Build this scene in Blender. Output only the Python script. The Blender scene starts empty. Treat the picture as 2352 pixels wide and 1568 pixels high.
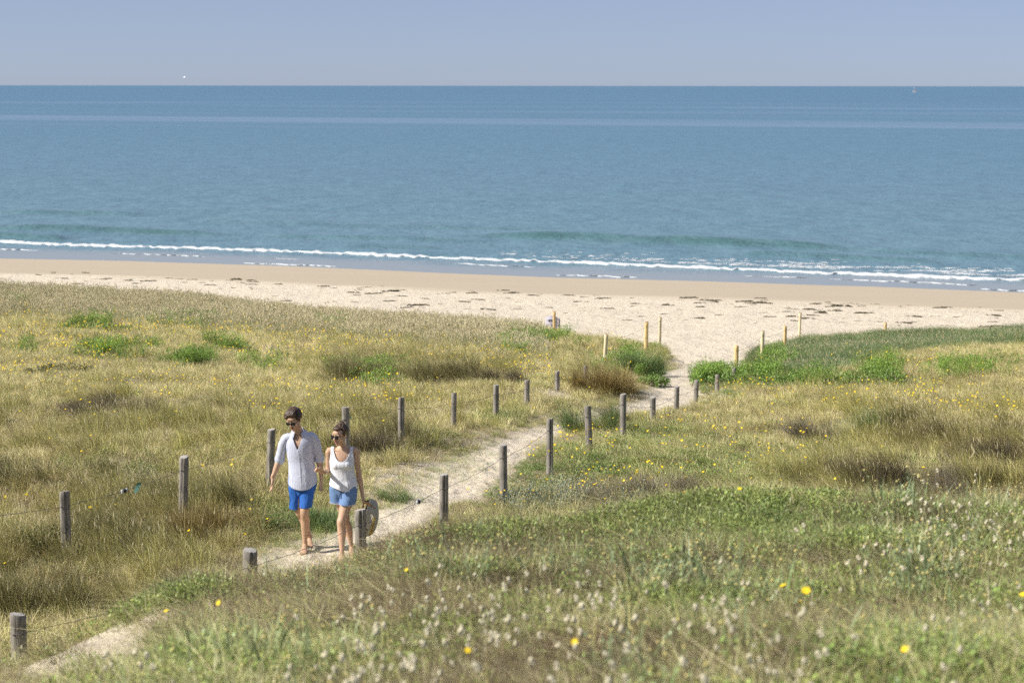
import bpy, math, random
import numpy as np
from mathutils import Matrix, Vector, Euler
random.seed(7); RNG = np.random.default_rng(7)
SC = bpy.context.scene; COL = SC.collection
R = math.radians

# ------------------------------------------------------------------ camera
CZ = 5.61; FPX = 3920.0; PITCH = R(8.52)
cam = bpy.data.cameras.new('camera'); camo = bpy.data.objects.new('camera', cam); COL.objects.link(camo)
cam.lens = 60; cam.sensor_width = 36; cam.clip_start = .1; cam.clip_end = 90000
camo.location = (0, 0, CZ)
camo.matrix_world = Matrix.Translation((0, 0, CZ)) @ Matrix.Rotation(math.pi/2 - PITCH, 4, 'X') @ Matrix.Rotation(R(.06), 4, 'Z')
cam.dof.use_dof = True; cam.dof.focus_distance = 20.8; cam.dof.aperture_fstop = 3.4
SC.camera = camo
# ------------------------------------------------------------------ sky, sun, exposure
SUN_AZ, SUN_EL = R(75), R(40)            # azimuth measured from behind the camera towards the left
sv = Vector((-math.sin(SUN_AZ)*math.cos(SUN_EL), -math.cos(SUN_AZ)*math.cos(SUN_EL), math.sin(SUN_EL)))
w = bpy.data.worlds.new('World'); SC.world = w; w.use_nodes = True
nt = w.node_tree; nt.nodes.clear()
wo = nt.nodes.new('ShaderNodeOutputWorld'); bg = nt.nodes.new('ShaderNodeBackground'); sk = nt.nodes.new('ShaderNodeTexSky')
sk.sky_type = 'NISHITA'; sk.sun_disc = False; sk.sun_elevation = SUN_EL; sk.sun_rotation = math.atan2(sv.x, sv.y)
sk.altitude = 0; sk.air_density = .5; sk.dust_density = .3; sk.ozone_density = 5.0
SKY_TINT = (1.05, .96, 1.0)
tint = nt.nodes.new('ShaderNodeMix'); tint.data_type = 'RGBA'; tint.blend_type = 'MULTIPLY'; tint.inputs[0].default_value = 1
tint.inputs[7].default_value = (*SKY_TINT, 1)
nt.links.new(sk.outputs[0], tint.inputs[6])
veil = nt.nodes.new('ShaderNodeMix'); veil.data_type = 'RGBA'; veil.inputs[0].default_value = .55; veil.inputs[7].default_value = (3.95, 4.5, 5.75, 1)   # even summer haze over the whole sky
nt.links.new(tint.outputs[2], veil.inputs[6]); nt.links.new(veil.outputs[2], bg.inputs[0])
bg.inputs[1].default_value = .085
nt.links.new(bg.outputs[0], wo.inputs[0])
sun = bpy.data.lights.new('sun', 'SUN'); suno = bpy.data.objects.new('sun', sun); COL.objects.link(suno)
sun.energy = 5.0; sun.angle = R(.6); sun.color = (1, .95, .87)
suno.rotation_euler = (-sv).to_track_quat('-Z', 'Y').to_euler(); suno.location = (0, 0, 40)
SC.view_settings.view_transform = 'Standard'; SC.view_settings.look = 'None'
SC.view_settings.exposure = 0.3; SC.view_settings.gamma = 1
SC.view_settings.use_curve_mapping = False
SC.render.engine = 'CYCLES'; SC.cycles.use_denoising = False; SC.cycles.use_adaptive_sampling = True; SC.cycles.adaptive_threshold = .035; SC.cycles.max_bounces = 4; SC.cycles.diffuse_bounces = 2; SC.cycles.glossy_bounces = 2
SC.cycles.transmission_bounces = 3; SC.cycles.transparent_max_bounces = 4

# ------------------------------------------------------------------ maths helpers
def hash2(i, j, s):
    n = (i*374761393 + j*668265263 + s*974634777) & 0xffffffff
    n = ((n ^ (n >> 13))*1274126177) & 0xffffffff
    return ((n ^ (n >> 16)) & 0xffff)/65535.0
def vnoise(x, y, s=0):
    x = np.asarray(x, float); y = np.asarray(y, float)
    i = np.floor(x).astype(np.int64); j = np.floor(y).astype(np.int64)
    fx = x-i; fy = y-j; fx = fx*fx*(3-2*fx); fy = fy*fy*(3-2*fy)
    a = hash2(i, j, s); b = hash2(i+1, j, s); c = hash2(i, j+1, s); d = hash2(i+1, j+1, s)
    return (a*(1-fx)+b*fx)*(1-fy) + (c*(1-fx)+d*fx)*fy
def fbm(x, y, s=0, o=3):
    r = 0; a = .5; t = 0
    for k in range(o):
        r = r + a*vnoise(x*2**k+17.3*k, y*2**k-9.1*k, s+k); t += a; a *= .5
    return r/t                                      # 0..1
def sstep(a, b, x):
    t = np.clip((x-a)/(b-a), 0, 1); return t*t*(3-2*t)
CP, SP = math.cos(PITCH), math.sin(PITCH)
def proj(x, y, z):                                  # world -> pixel of a 2352 x 1568 picture
    dz = z-CZ; f = y*CP-dz*SP; u = y*SP+dz*CP
    f = np.maximum(f, .05)
    return 1176+FPX*x/f, 784-FPX*u/f
def ray(px, py):
    u = (px-1176)/FPX; v = (784-py)/FPX
    return u, CP+v*SP, -SP+v*CP

# control points of the dune land (x, distance, height)
TP = np.array([
 (-2.2,20.2,-.01),(-2.6,20.3,0.0),(-1.9,20.1,0.0),(-.84,21,-.05),(-.12,23.1,-.13),(.56,25.2,-.18),(1.22,27.3,-.33),(1.93,29.4,-.46),(2.6,31.4,-.62),(3.25,33.5,-.86),
 (3.85,35.5,-1.04),(5.17,39.7,-1.33),(5.7,43,-1.72),(7.05,48,-2.15),(8.5,53,-2.7),(10.5,62,-3.5),(14,64,-3.75),
 (-5.2,19.85,-.05),(-4.2,21.8,-.05),(-3.3,23.6,-.04),(-2.46,25.2,-.08),(-1.76,27.2,-.2),(-.99,29.2,-.27),(-.29,31.3,-.5),(.29,33.4,-.64),
 (.94,35.5,-.82),(1.62,37.6,-1.03),(2.5,46,-1.95),(4,51,-2.34),(4.7,54,-2.62),(1.5,61,-3.15),
 (-4.4,15.1,.05),(-2.7,17.3,.03),(-1.7,19,0),(-9,13,.1),(6,17,.25),(0,14,.1),(14,20,.3),
 (-8,22,.1),(-8,33,-.5),(-12,40,-1.0),(-12,50,-1.85),(-16,62,-2.7),(-20,75,-3.35),(-12,70,-3.25),(-5.5,65,-3.25),(-3,45,-1.7),(-4,34,-.6),(-6,28,-.2),
 (-20,30,-.1),(-30,60,-2.4),(-40,80,-3.4),
 (8,30,-.25),(8,24,.05),(12,35,-.6),(14,45,-1.5),(18,55,-2.6),(20,64,-3.6),(9,40,-1.2),(30,50,-2),(40,70,-4),(25,30,0),
 (6.5,56,-3.0),(7,61,-3.4),(6,68,-3.9),(5.2,47,-2.2),(0,80,-4.5),(20,80,-4.7),(-20,88,-4.6)], float)
def tps_fit(P):
    d = np.hypot(P[:,None,0]-P[None,:,0], P[:,None,1]-P[None,:,1])
    K = np.where(d > 0, d*d*np.log(d+1e-9), 0) + np.eye(len(P))*2.0
    A = np.zeros((len(P)+3,)*2); A[:-3,:-3] = K; A[:-3,-3] = 1; A[:-3,-2:] = P[:,:2]; A[-3,:-3] = 1; A[-2:,:-3] = P[:,:2].T
    return np.linalg.solve(A, np.r_[P[:,2], 0, 0, 0])
TW = tps_fit(TP)
def tps(x, y):
    z = TW[-3]+TW[-2]*x+TW[-1]*y
    for k in range(len(TP)):
        d2 = (x-TP[k,0])**2+(y-TP[k,1])**2+1e-9
        z = z+TW[k]*.5*d2*np.log(d2)
    return z
SEA_Z = -6.5
def _sea(px, py):
    u, v, s = (px-1176)/FPX, CP+(784-py)/FPX*SP, -SP+(784-py)/FPX*CP; t = (SEA_Z-CZ)/s; return u*t, v*t
SHORE = [_sea(*p) for p in [(0,595),(300,601),(600,611),(1000,627),(1300,638),(1600,646),(2000,657),(2352,673)]]
SHORE = [(SHORE[0][0]-900, SHORE[0][1]+430)]+[(SHORE[0][0]-120, SHORE[0][1]+55)]+SHORE+[(SHORE[-1][0]+100, SHORE[-1][1]-35), (SHORE[-1][0]+700, SHORE[-1][1]-260)]
SX = np.array([p[0] for p in SHORE], float); SY = np.array([p[1] for p in SHORE], float)
def shore_w(x, y):                                   # metres from the water's edge, inland positive
    return (np.interp(x, SX, SY)+1.0*(fbm(np.asarray(x)*.045, np.asarray(x)*0+3.3, 5, 3)-.5)*2.2-y)*.96
EDX = [-60,-40,-22.5,-12,-5.5,-1.2,1.6,4.0,5.0,5.6,6.6,7.3,10.3,15,20,40,80]
EDY = [90,82,75.5,70.5,66.5,64,60.5,57,52.5,46,46,51.5,60,64,66,72,80]
def edge_d(x): return np.interp(x, EDX, EDY)+(vnoise(np.asarray(x)*.5, np.asarray(x)*0, 11)-.5)*1.2
def beach_z(x, y):
    wd = shore_w(x, y)
    z = SEA_Z+.053*wd+.045*np.maximum(0, wd-47)
    return np.where(wd < 0, SEA_Z+.03*wd, z)
CRX = [-700,0,90,225,316,392,450,560,632,750,827,900,1000,1100,1200,1300,1400,1500,1650,1800,2100,2352,3000]
CRY = [1560,1535,1497,1450,1412,1376,1358,1362,1352,1340,1318,1285,1248,1232,1230,1222,1202,1188,1170,1160,1153,1170,1180]
def fore(x, y):                                      # the near dune that the photographer stands on
    yy = np.maximum(y, 1.0)
    px = np.clip(1176+FPX*x/np.maximum(y, 3.0)*.985, -900, 3400)
    cy = np.interp(px, CRX, CRY)
    tc = np.tan(PITCH-np.arctan((784-cy)/FPX))
    dc = np.interp(px, [-900, 0, 600, 1200, 2352, 3400], [9.0, 9.0, 9.6, 10.2, 10.6, 10.6])
    zc = CZ-tc*dc-.03
    z0 = 4.02
    z = z0+(zc-z0)*np.clip((y-3.5)/(dc-3.5), 0, 1)
    d = np.maximum(y-dc, 0)
    z = z-.55*(d-1.6*(1-np.exp(-d/1.6)))-.24*d
    return z
def veg_noise(x, y):
    return (fbm(x*.45, y*.45, 3, 3)-.5)*.30+(vnoise(x*1.7, y*1.7, 8)-.5)*.07
# the sandy path as a polygon on the ground
def base_ground(x, y):
    d = tps(x, y); b = beach_z(x, y); e = edge_d(x)
    wdt = np.where((x > 4.8) & (x < 7.0), 4.5, 1.3)
    k = sstep(-wdt, wdt, y-e)
    return d*(1-k)+b*k, k
def base_at(px, py, lo=12.0, hi=140.0):
    u, v, s = ray(px, py)
    t = np.linspace(lo, hi, 700)/v
    X = u*t; Y = v*t; Z = CZ+s*t
    g = base_ground(X, Y)[0]
    i = int(np.argmax(Z < g)) if (Z < g).any() else len(t)-1
    return X[i], Y[i], g[i]
PATH_PX = [(600,1335),(600,1300),(650,1272),(740,1222),(850,1182),(905,1150),(960,1122),(1000,1082),(1060,1040),(1130,1010),(1225,990),(1290,967),(1350,952),(1440,925),(1500,900),
 (1515,885),(1478,868),(1512,852),(1560,843),(1600,830),(1595,806),(1560,790),(1640,775),(1735,790),(1700,822),(1640,850),(1592,876),(1612,905),(1560,938),(1500,946),(1440,956),(1300,972),(1262,998),(1180,1058),(1140,1100),(1080,1150),(1000,1182),(900,1235),(830,1290),(740,1335)]
PATH = np.array([base_at(a, b)[:2] for a, b in PATH_PX])
def poly_sd(P, x, y):                                # signed distance, inside positive
    x = np.asarray(x, float); y = np.asarray(y, float)
    ins = np.zeros(x.shape, bool); dm = np.full(x.shape, 1e9)
    for k in range(len(P)):
        ax, ay = P[k]; bx, by = P[(k+1) % len(P)]
        c = ((ay > y) != (by > y)) & (x < (bx-ax)*(y-ay)/((by-ay) if by != ay else 1e-9)+ax); ins ^= c
        L = (bx-ax)**2+(by-ay)**2+1e-12
        t = np.clip(((x-ax)*(bx-ax)+(y-ay)*(by-ay))/L, 0, 1)
        dm = np.minimum(dm, (x-ax-t*(bx-ax))**2+(y-ay-t*(by-ay))**2)
    d = np.sqrt(dm); return np.where(ins, d, -d)
def path_d(x, y):
    d = poly_sd(PATH, x, y)+(fbm(np.asarray(x)*1.3, np.asarray(y)*1.3, 21, 3)-.5)*.7
    return np.where(np.asarray(y) < 16.2, -5.0, d)
FEET = RNG.uniform(0, 1, (3, 1))
def height(x, y, parts=False):
    x = np.asarray(x, float); y = np.asarray(y, float)
    b, k = base_ground(x, y)
    pd = path_d(x, y); pm = sstep(-.5, .35, pd)
    near = sstep(8, 14, y)
    b = b+veg_noise(x, y)*(1-k)*(1-pm)*near - .045*pm*(1-k)
    # trampled sand
    foot = (fbm(x*4.3, y*3.1, 31, 2)-.5)*.075+(vnoise(x*9, y*7, 33)-.5)*.018
    b = b+foot*pm*sstep(60, 25, y)
    wd = shore_w(x, y)
    b = b+k*(fbm(x*.9, y*.9, 41, 3)-.5)*.16*sstep(12, 22, wd)
    f = fore(x, y)+(fbm(x*.8, y*.8, 51, 3)-.5)*.26*sstep(3, 5, y)+.13*np.exp(-((x+1.95)/.6)**2-((y-8.9)/.5)**2)
    m = np.maximum(b, f)
    ff = f > b
    if parts: return m, pm, k, wd, ff
    return m
def ground_at(px, py, lo=3.6, hi=140.0, n=2500):
    u, v, s = ray(px, py)
    t = np.geomspace(lo, hi, n)/v
    X = u*t; Y = v*t; Z = CZ+s*t; g = height(X, Y)
    i = int(np.argmax(Z < g)) if (Z < g).any() else n-1
    return float(X[i]), float(Y[i]), float(g[i])

# ------------------------------------------------------------------ object helpers
def mesh_np(name, V, F4=None, F3=None, mats=(), mat_idx=None, smooth=True, attrs=None):
    me = bpy.data.meshes.new(name)
    V = np.asarray(V, np.float32).reshape(-1, 3)
    loops = []; starts = []; n = 0
    F4 = np.zeros((0, 4), np.int32) if F4 is None else np.asarray(F4, np.int32).reshape(-1, 4)
    F3 = np.zeros((0, 3), np.int32) if F3 is None else np.asarray(F3, np.int32).reshape(-1, 3)
    lv = np.r_[F4.ravel(), F3.ravel()].astype(np.int32)
    ls = np.r_[np.arange(len(F4))*4, len(F4)*4+np.arange(len(F3))*3].astype(np.int32)
    me.vertices.add(len(V)); me.vertices.foreach_set('co', V.ravel())
    me.loops.add(len(lv)); me.loops.foreach_set('vertex_index', lv)
    me.polygons.add(len(ls)); me.polygons.foreach_set('loop_start', ls)
    if mat_idx is not None: me.polygons.foreach_set('material_index', np.asarray(mat_idx, np.int32))
    me.polygons.foreach_set('use_smooth', np.full(len(ls), smooth))
    for m in mats: me.materials.append(m)
    for k, a in (attrs or {}).items():
        a = np.asarray(a, np.float32)
        if a.ndim == 1: me.attributes.new(k, 'FLOAT', 'POINT').data.foreach_set('value', a)
        else: me.attributes.new(k, 'FLOAT_VECTOR', 'POINT').data.foreach_set('vector', a.ravel())
    me.update(calc_edges=True); me.validate(verbose=False)
    return me
def link(name, data, parent=None, loc=None, rot=None, label=None, cat=None, group=None, kind=None):
    o = bpy.data.objects.new(name, data); COL.objects.link(o)
    if parent is not None: o.parent = parent
    if loc is not None: o.location = loc
    if rot is not None: o.rotation_euler = rot
    if label: o['label'] = label
    if cat: o['category'] = cat
    if group: o['group'] = group
    if kind: o['kind'] = kind
    return o
class MB:                                            # collects closed pieces
    def __init__(s): s.V = []; s.F = []; s.n = 0
    def add(s, V, F):
        V = np.asarray(V, float).reshape(-1, 3); s.V.append(V); s.F += [tuple(i+s.n for i in f) for f in F]; s.n += len(V); return s
    def mesh(s, name, mats=(), smooth=True):
        me = bpy.data.meshes.new(name); me.from_pydata(np.vstack(s.V).tolist(), [], s.F)
        for m in mats: me.materials.append(m)
        me.polygons.foreach_set('use_smooth', [smooth]*len(me.polygons)); me.update(); return me
    def ball(s, c, r, M=None, nu=14, nv=10):
        V = [(0, 0, 1)]; F = []
        for j in range(1, nv):
            a = math.pi*j/nv
            for i in range(nu): V.append((math.sin(a)*math.cos(2*math.pi*i/nu), math.sin(a)*math.sin(2*math.pi*i/nu), math.cos(a)))
        V.append((0, 0, -1)); L = len(V)-1
        for i in range(nu): F.append((0, 1+i, 1+(i+1) % nu)); F.append((L, L-nu+(i+1) % nu, L-nu+i))
        for j in range(nv-2):
            for i in range(nu):
                a = 1+j*nu+i; b = 1+j*nu+(i+1) % nu; F.append((a, a+nu, b+nu, b))
        V = np.array(V)*np.array(r if hasattr(r, '__len__') else (r,)*3)
        if M is not None: V = V @ np.array(M).T
        return s.add(V+np.array(c), F)
    def tube(s, pts, seg=14, sub=3, ref=(0, 1, 0), caps=True, power=1.0, closed_round=True):
        P = np.array([(p+(p[-1],) if len(p) == 4 else p) for p in pts], float)
        if sub > 1 and len(P) > 2:                   # Catmull-Rom
            Q = []; E = np.vstack([2*P[0]-P[1], P, 2*P[-1]-P[-2]])
            for k in range(len(P)-1):
                a, b, c, d = E[k:k+4]
                for j in range(sub):
                    t = j/sub; Q.append(.5*((2*b)+(c-a)*t+(2*a-5*b+4*c-d)*t*t+(3*b-a-3*c+d)*t**3))
            Q.append(P[-1]); P = np.array(Q); P[:, 3:] = np.maximum(P[:, 3:], .0005)
        if caps and closed_round:
            def cap(p, q):
                d = p[:3]-q[:3]; d = d/(np.linalg.norm(d)+1e-9); r = min(p[3], p[4]); o = []
                for k, h in ((.8, .55), (.45, .85), (.08, 1.0)): o.append(np.r_[p[:3]+d*r*h*.9, p[3]*k, p[4]*k])
                return o
            P = np.vstack([cap(P[0], P[1])[::-1], P, cap(P[-1], P[-2])])
        n = len(P); V = []; F = []; ref = np.array(ref, float)
        T = np.gradient(P[:, :3], axis=0)
        for k in range(n):
            t = T[k]/(np.linalg.norm(T[k])+1e-9); a = np.cross(t, ref)
            if np.linalg.norm(a) < 1e-3: a = np.array((1., 0, 0))
            a /= np.linalg.norm(a); b = np.cross(a, t)
            for i in range(seg):
                th = 2*math.pi*i/seg; c, q = math.cos(th), math.sin(th)
                if power != 1.0: c = math.copysign(abs(c)**power, c); q = math.copysign(abs(q)**power, q)
                V.append(P[k, :3]+a*P[k, 3]*c+b*P[k, 4]*q)
        for k in range(n-1):
            for i in range(seg):
                j = (i+1) % seg; F.append((k*seg+i, k*seg+j, (k+1)*seg+j, (k+1)*seg+i))
        if caps: F.append(tuple(range(seg))[::-1]); F.append(tuple((n-1)*seg+i for i in range(seg)))
        return s.add(V, F)
    def box(s, c, h, M=None):
        V = np.array([(x, y, z) for x in (-1, 1) for y in (-1, 1) for z in (-1, 1)], float)*np.array(h)
        if M is not None: V = V @ np.array(M).T
        return s.add(V+np.array(c), [(0,1,3,2),(4,6,7,5),(0,4,5,1),(2,3,7,6),(0,2,6,4),(1,5,7,3)])
def remesh(me, vox=.005, it=4, fac=.5):              # union of the closed pieces as one continuous surface
    o = bpy.data.objects.new('work', me); COL.objects.link(o)
    m = o.modifiers.new('r', 'REMESH'); m.mode = 'VOXEL'; m.voxel_size = vox; m.use_smooth_shade = True
    if it: q = o.modifiers.new('s', 'SMOOTH'); q.factor = fac; q.iterations = it
    bpy.context.view_layer.update()
    dg = bpy.context.evaluated_depsgraph_get()
    out = bpy.data.meshes.new_from_object(o.evaluated_get(dg)); out.name = me.name
    bpy.data.objects.remove(o)
    out.materials.clear()
    for mt in me.materials: out.materials.append(mt)
    return out
def coords(me):
    a = np.empty(len(me.vertices)*3, np.float32); me.vertices.foreach_get('co', a); return a.reshape(-1, 3).astype(float)
def vnormals(me):
    a = np.empty(len(me.vertices)*3, np.float32); me.vertex_normals.foreach_get('vector', a); return a.reshape(-1, 3).astype(float)
def setco(me, a): me.vertices.foreach_set('co', np.asarray(a, np.float32).ravel()); me.update()
def cut(me, fn):                                     # drop the faces whose centre satisfies fn
    V = coords(me); n = len(me.polygons)
    q = np.empty(n*4, np.int32); me.polygons.foreach_get('vertices', q) if False else None
    F = [tuple(p.vertices) for p in me.polygons]
    cen = np.array([V[list(f)].mean(0) for f in F]); kill = fn(cen[:, 0], cen[:, 1], cen[:, 2])
    F = [f for f, k in zip(F, kill) if not k]
    used = np.unique(np.concatenate([np.array(f) for f in F])); mp = -np.ones(len(V), int); mp[used] = np.arange(len(used))
    F = [tuple(int(mp[i]) for i in f) for f in F]; V = V[used]
    cnt = {}
    for f in F:
        for a, b in zip(f, f[1:]+f[:1]): k_ = (a, b) if a < b else (b, a); cnt[k_] = cnt.get(k_, 0)+1
    E = np.array([k_ for k_, c_ in cnt.items() if c_ == 1])
    if len(E):
        for _ in range(14):
            acc = np.zeros_like(V); num = np.zeros(len(V)); np.add.at(acc, E[:, 0], V[E[:, 1]]); np.add.at(acc, E[:, 1], V[E[:, 0]]); np.add.at(num, E[:, 0], 1); np.add.at(num, E[:, 1], 1)
            b_ = num >= 2; V[b_] = V[b_]*.4+.6*acc[b_]/num[b_, None]
    out = bpy.data.meshes.new(me.name); out.from_pydata(V.tolist(), [], F)
    for m in me.materials: out.materials.append(m)
    out.polygons.foreach_set('use_smooth', [True]*len(out.polygons)); out.update(); return out

# ------------------------------------------------------------------ materials
def mat(name, build):
    m = bpy.data.materials.new(name); m.use_nodes = True; nt = m.node_tree; nt.nodes.clear()
    out = nt.nodes.new('ShaderNodeOutputMaterial'); N = nt.nodes.new; L = nt.links.new
    build(nt, N, L, out); return m
def val(n, i, v): n.inputs[i].default_value = v
def noise(N, L, vec, scale, detail=4, rough=.55, dist=0):
    n = N('ShaderNodeTexNoise'); val(n, 'Scale', scale); val(n, 'Detail', detail); val(n, 'Roughness', rough); val(n, 'Distortion', dist)
    if vec is not None: L(vec, n.inputs['Vector'])
    return n.outputs['Fac']
def ramp(N, L, fac, stops):
    r = N('ShaderNodeValToRGB'); e = r.color_ramp.elements
    while len(e) < len(stops): e.new(.5)
    for k, (p, c) in enumerate(stops): e[k].position = p; e[k].color = (*c, 1) if hasattr(c, '__len__') else (c, c, c, 1)
    L(fac, r.inputs[0]); return r.outputs[0]
def mixc(N, L, fac, a, b, mode='MIX'):
    m = N('ShaderNodeMix'); m.data_type = 'RGBA'; m.blend_type = mode
    for i, v in ((0, fac), (6, a), (7, b)):
        if isinstance(v, (int, float)): m.inputs[i].default_value = v if i == 0 else (v, v, v, 1)
        elif isinstance(v, tuple): m.inputs[i].default_value = (*v, 1)
        else: L(v, m.inputs[i])
    return m.outputs[2]
def math_(N, L, op, a, b=None, c=None):
    m = N('ShaderNodeMath'); m.operation = op
    for i, v in enumerate((a, b, c)):
        if v is None: continue
        if isinstance(v, (int, float)): m.inputs[i].default_value = v
        else: L(v, m.inputs[i])
    return m.outputs[0]
def mapping(N, L, vec, scale=(1, 1, 1), rot=(0, 0, 0)):
    m = N('ShaderNodeMapping'); val(m, 'Scale', scale); val(m, 'Rotation', rot); L(vec, m.inputs[0]); return m.outputs[0]
def objco(N): return N('ShaderNodeTexCoord').outputs['Object']
def bump(N, L, h, strength, dist):
    b = N('ShaderNodeBump'); val(b, 'Strength', strength); val(b, 'Distance', dist); L(h, b.inputs['Height']); return b.outputs[0]
def principled(N, L, out, col, rough=.8, spec=.3, nrm=None, metal=0, **kw):
    p = N('ShaderNodeBsdfPrincipled')
    if isinstance(col, tuple): val(p, 'Base Color', (*col, 1))
    else: L(col, p.inputs['Base Color'])
    if isinstance(rough, (int, float)): val(p, 'Roughness', rough)
    else: L(rough, p.inputs['Roughness'])
    if isinstance(spec, (int, float)): val(p, 'Specular IOR Level', spec)
    else: L(spec, p.inputs['Specular IOR Level']); val(p, 'Metallic', metal)
    if nrm is not None: L(nrm, p.inputs['Normal'])
    for k, v in kw.items(): val(p, k, v)
    L(p.outputs[0], out.inputs[0]); return p
def plain(name, col, rough=.7, spec=.3, var=.18, scale=30, metal=0, bmp=0):
    def b(nt, N, L, out):
        c = objco(N); n = noise(N, L, c, scale)
        k = mixc(N, L, n, tuple(x*(1-var) for x in col), tuple(min(1, x*(1+var)) for x in col))
        principled(N, L, out, k, rough, spec, bump(N, L, n, bmp, .01) if bmp else None, metal)
    return mat(name, b)
DRY, LITTER = (.60, .50, .365), (.36, .28, .165)
def sand_b(nt, N, L, out):
    c = objco(N)
    a1 = N('ShaderNodeAttribute'); a1.attribute_name = 'litter'; a2 = N('ShaderNodeAttribute'); a2.attribute_name = 'wet'
    n1 = noise(N, L, c, .35, 4); n2 = noise(N, L, c, 9, 5, .65); n3 = noise(N, L, c, 60, 3, .7)
    dry = mixc(N, L, n1, (.66, .565, .43), (.76, .665, .52))
    dry = mixc(N, L, ramp(N, L, n2, [(.30, .75), (.62, 1.0)]), 0.0, dry, 'MULTIPLY') if False else mixc(N, L, math_(N, L, 'MULTIPLY', ramp(N, L, n2, [(.32, 1.0), (.5, .0)]), .38), dry, (.40, .31, .21))
    dry = mixc(N, L, math_(N, L, 'MULTIPLY', ramp(N, L, n3, [(.60, 0.0), (.72, 1.0)]), .22), dry, (.30, .23, .15))
    lit = mixc(N, L, n2, (.15, .115, .06), (.40, .32, .18)); lit = mixc(N, L, ramp(N, L, noise(N, L, c, 2.2, 4), [(.42, 0.), (.62, 1.)]), lit, (.21, .21, .09))
    wetc = mixc(N, L, noise(N, L, mapping(N, L, c, (.15, 1, 1)), .5, 4), (.50, .405, .275), (.56, .46, .32))
    a3 = N('ShaderNodeAttribute'); a3.attribute_name = 'humus_shade'; lit = mixc(N, L, a3.outputs['Fac'], lit, (.10, .075, .045))  # brown soil patches doubling as shadow painted between the near-dune plants
    k = mixc(N, L, a1.outputs['Fac'], dry, lit); k = mixc(N, L, a2.outputs['Fac'], k, wetc)
    rg = math_(N, L, 'SUBTRACT', .95, math_(N, L, 'MULTIPLY', a2.outputs['Fac'], .45))
    h = math_(N, L, 'ADD', math_(N, L, 'MULTIPLY', noise(N, L, c, 3.2, 5, .6), 1.0), math_(N, L, 'MULTIPLY', n3, .10))
    bs = math_(N, L, 'SUBTRACT', 1.0, math_(N, L, 'MULTIPLY', a2.outputs['Fac'], .97))
    b = N('ShaderNodeBump'); val(b, 'Distance', .13); L(bs, b.inputs['Strength']); L(h, b.inputs['Height'])
    principled(N, L, out, k, rg, .25, b.outputs[0])
M_SAND = mat('sand', sand_b)
def veg_nodes(N, L, out, A, B, trans=.15, tonelo=.42, tonehi=1.6):
    am = N('ShaderNodeAttribute'); am.attribute_name = 'mixv'; at = N('ShaderNodeAttribute'); at.attribute_name = 'tone'
    c = mixc(N, L, am.outputs['Fac'], A, B)
    t = N('ShaderNodeMapRange'); val(t, 3, tonelo); val(t, 4, tonehi); L(at.outputs['Fac'], t.inputs[0])
    v = N('ShaderNodeVectorMath'); v.operation = 'SCALE'; L(c, v.inputs[0]); L(t.outputs[0], v.inputs[3])
    d = N('ShaderNodeBsdfDiffuse'); tr = N('ShaderNodeBsdfTranslucent'); mx = N('ShaderNodeMixShader'); val(mx, 0, trans)
    L(v.outputs[0], d.inputs[0]); L(v.outputs[0], tr.inputs[0]); L(d.outputs[0], mx.inputs[1]); L(tr.outputs[0], mx.inputs[2])
    g = N('ShaderNodeBsdfGlossy'); val(g, 'Roughness', .45); val(g, 'Color', (.9, .9, .85, 1)); m2 = N('ShaderNodeMixShader'); val(m2, 0, .035)
    L(mx.outputs[0], m2.inputs[1]); L(g.outputs[0], m2.inputs[2]); L(m2.outputs[0], out.inputs[0])
def veg_inst(nt, N, L, out):
    a = N('ShaderNodeAttribute'); a.attribute_type = 'INSTANCER'; a.attribute_name = 'tintA'
    b = N('ShaderNodeAttribute'); b.attribute_type = 'INSTANCER'; b.attribute_name = 'tintB'
    veg_nodes(N, L, out, a.outputs['Color'], b.outputs['Color'])
M_VEG = mat('leaf_blades', veg_inst)
def veg_mat(name, A, B, **kw): return mat(name, lambda nt, N, L, out: veg_nodes(N, L, out, A, B, **kw))
M_YEL = plain('yellow_petal', (.90, .62, .02), .6, .2, .15, 80)
M_YELH = plain('pale_yellow_head', (.62, .52, .20), .8, .1, .2, 80)
M_CREAM = plain('cream_seed_head', (.65, .59, .42), .9, .1, .18, 90)
M_STRAWH = plain('straw_seed_head', (.68, .59, .37), .9, .1, .18, 40)

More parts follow.
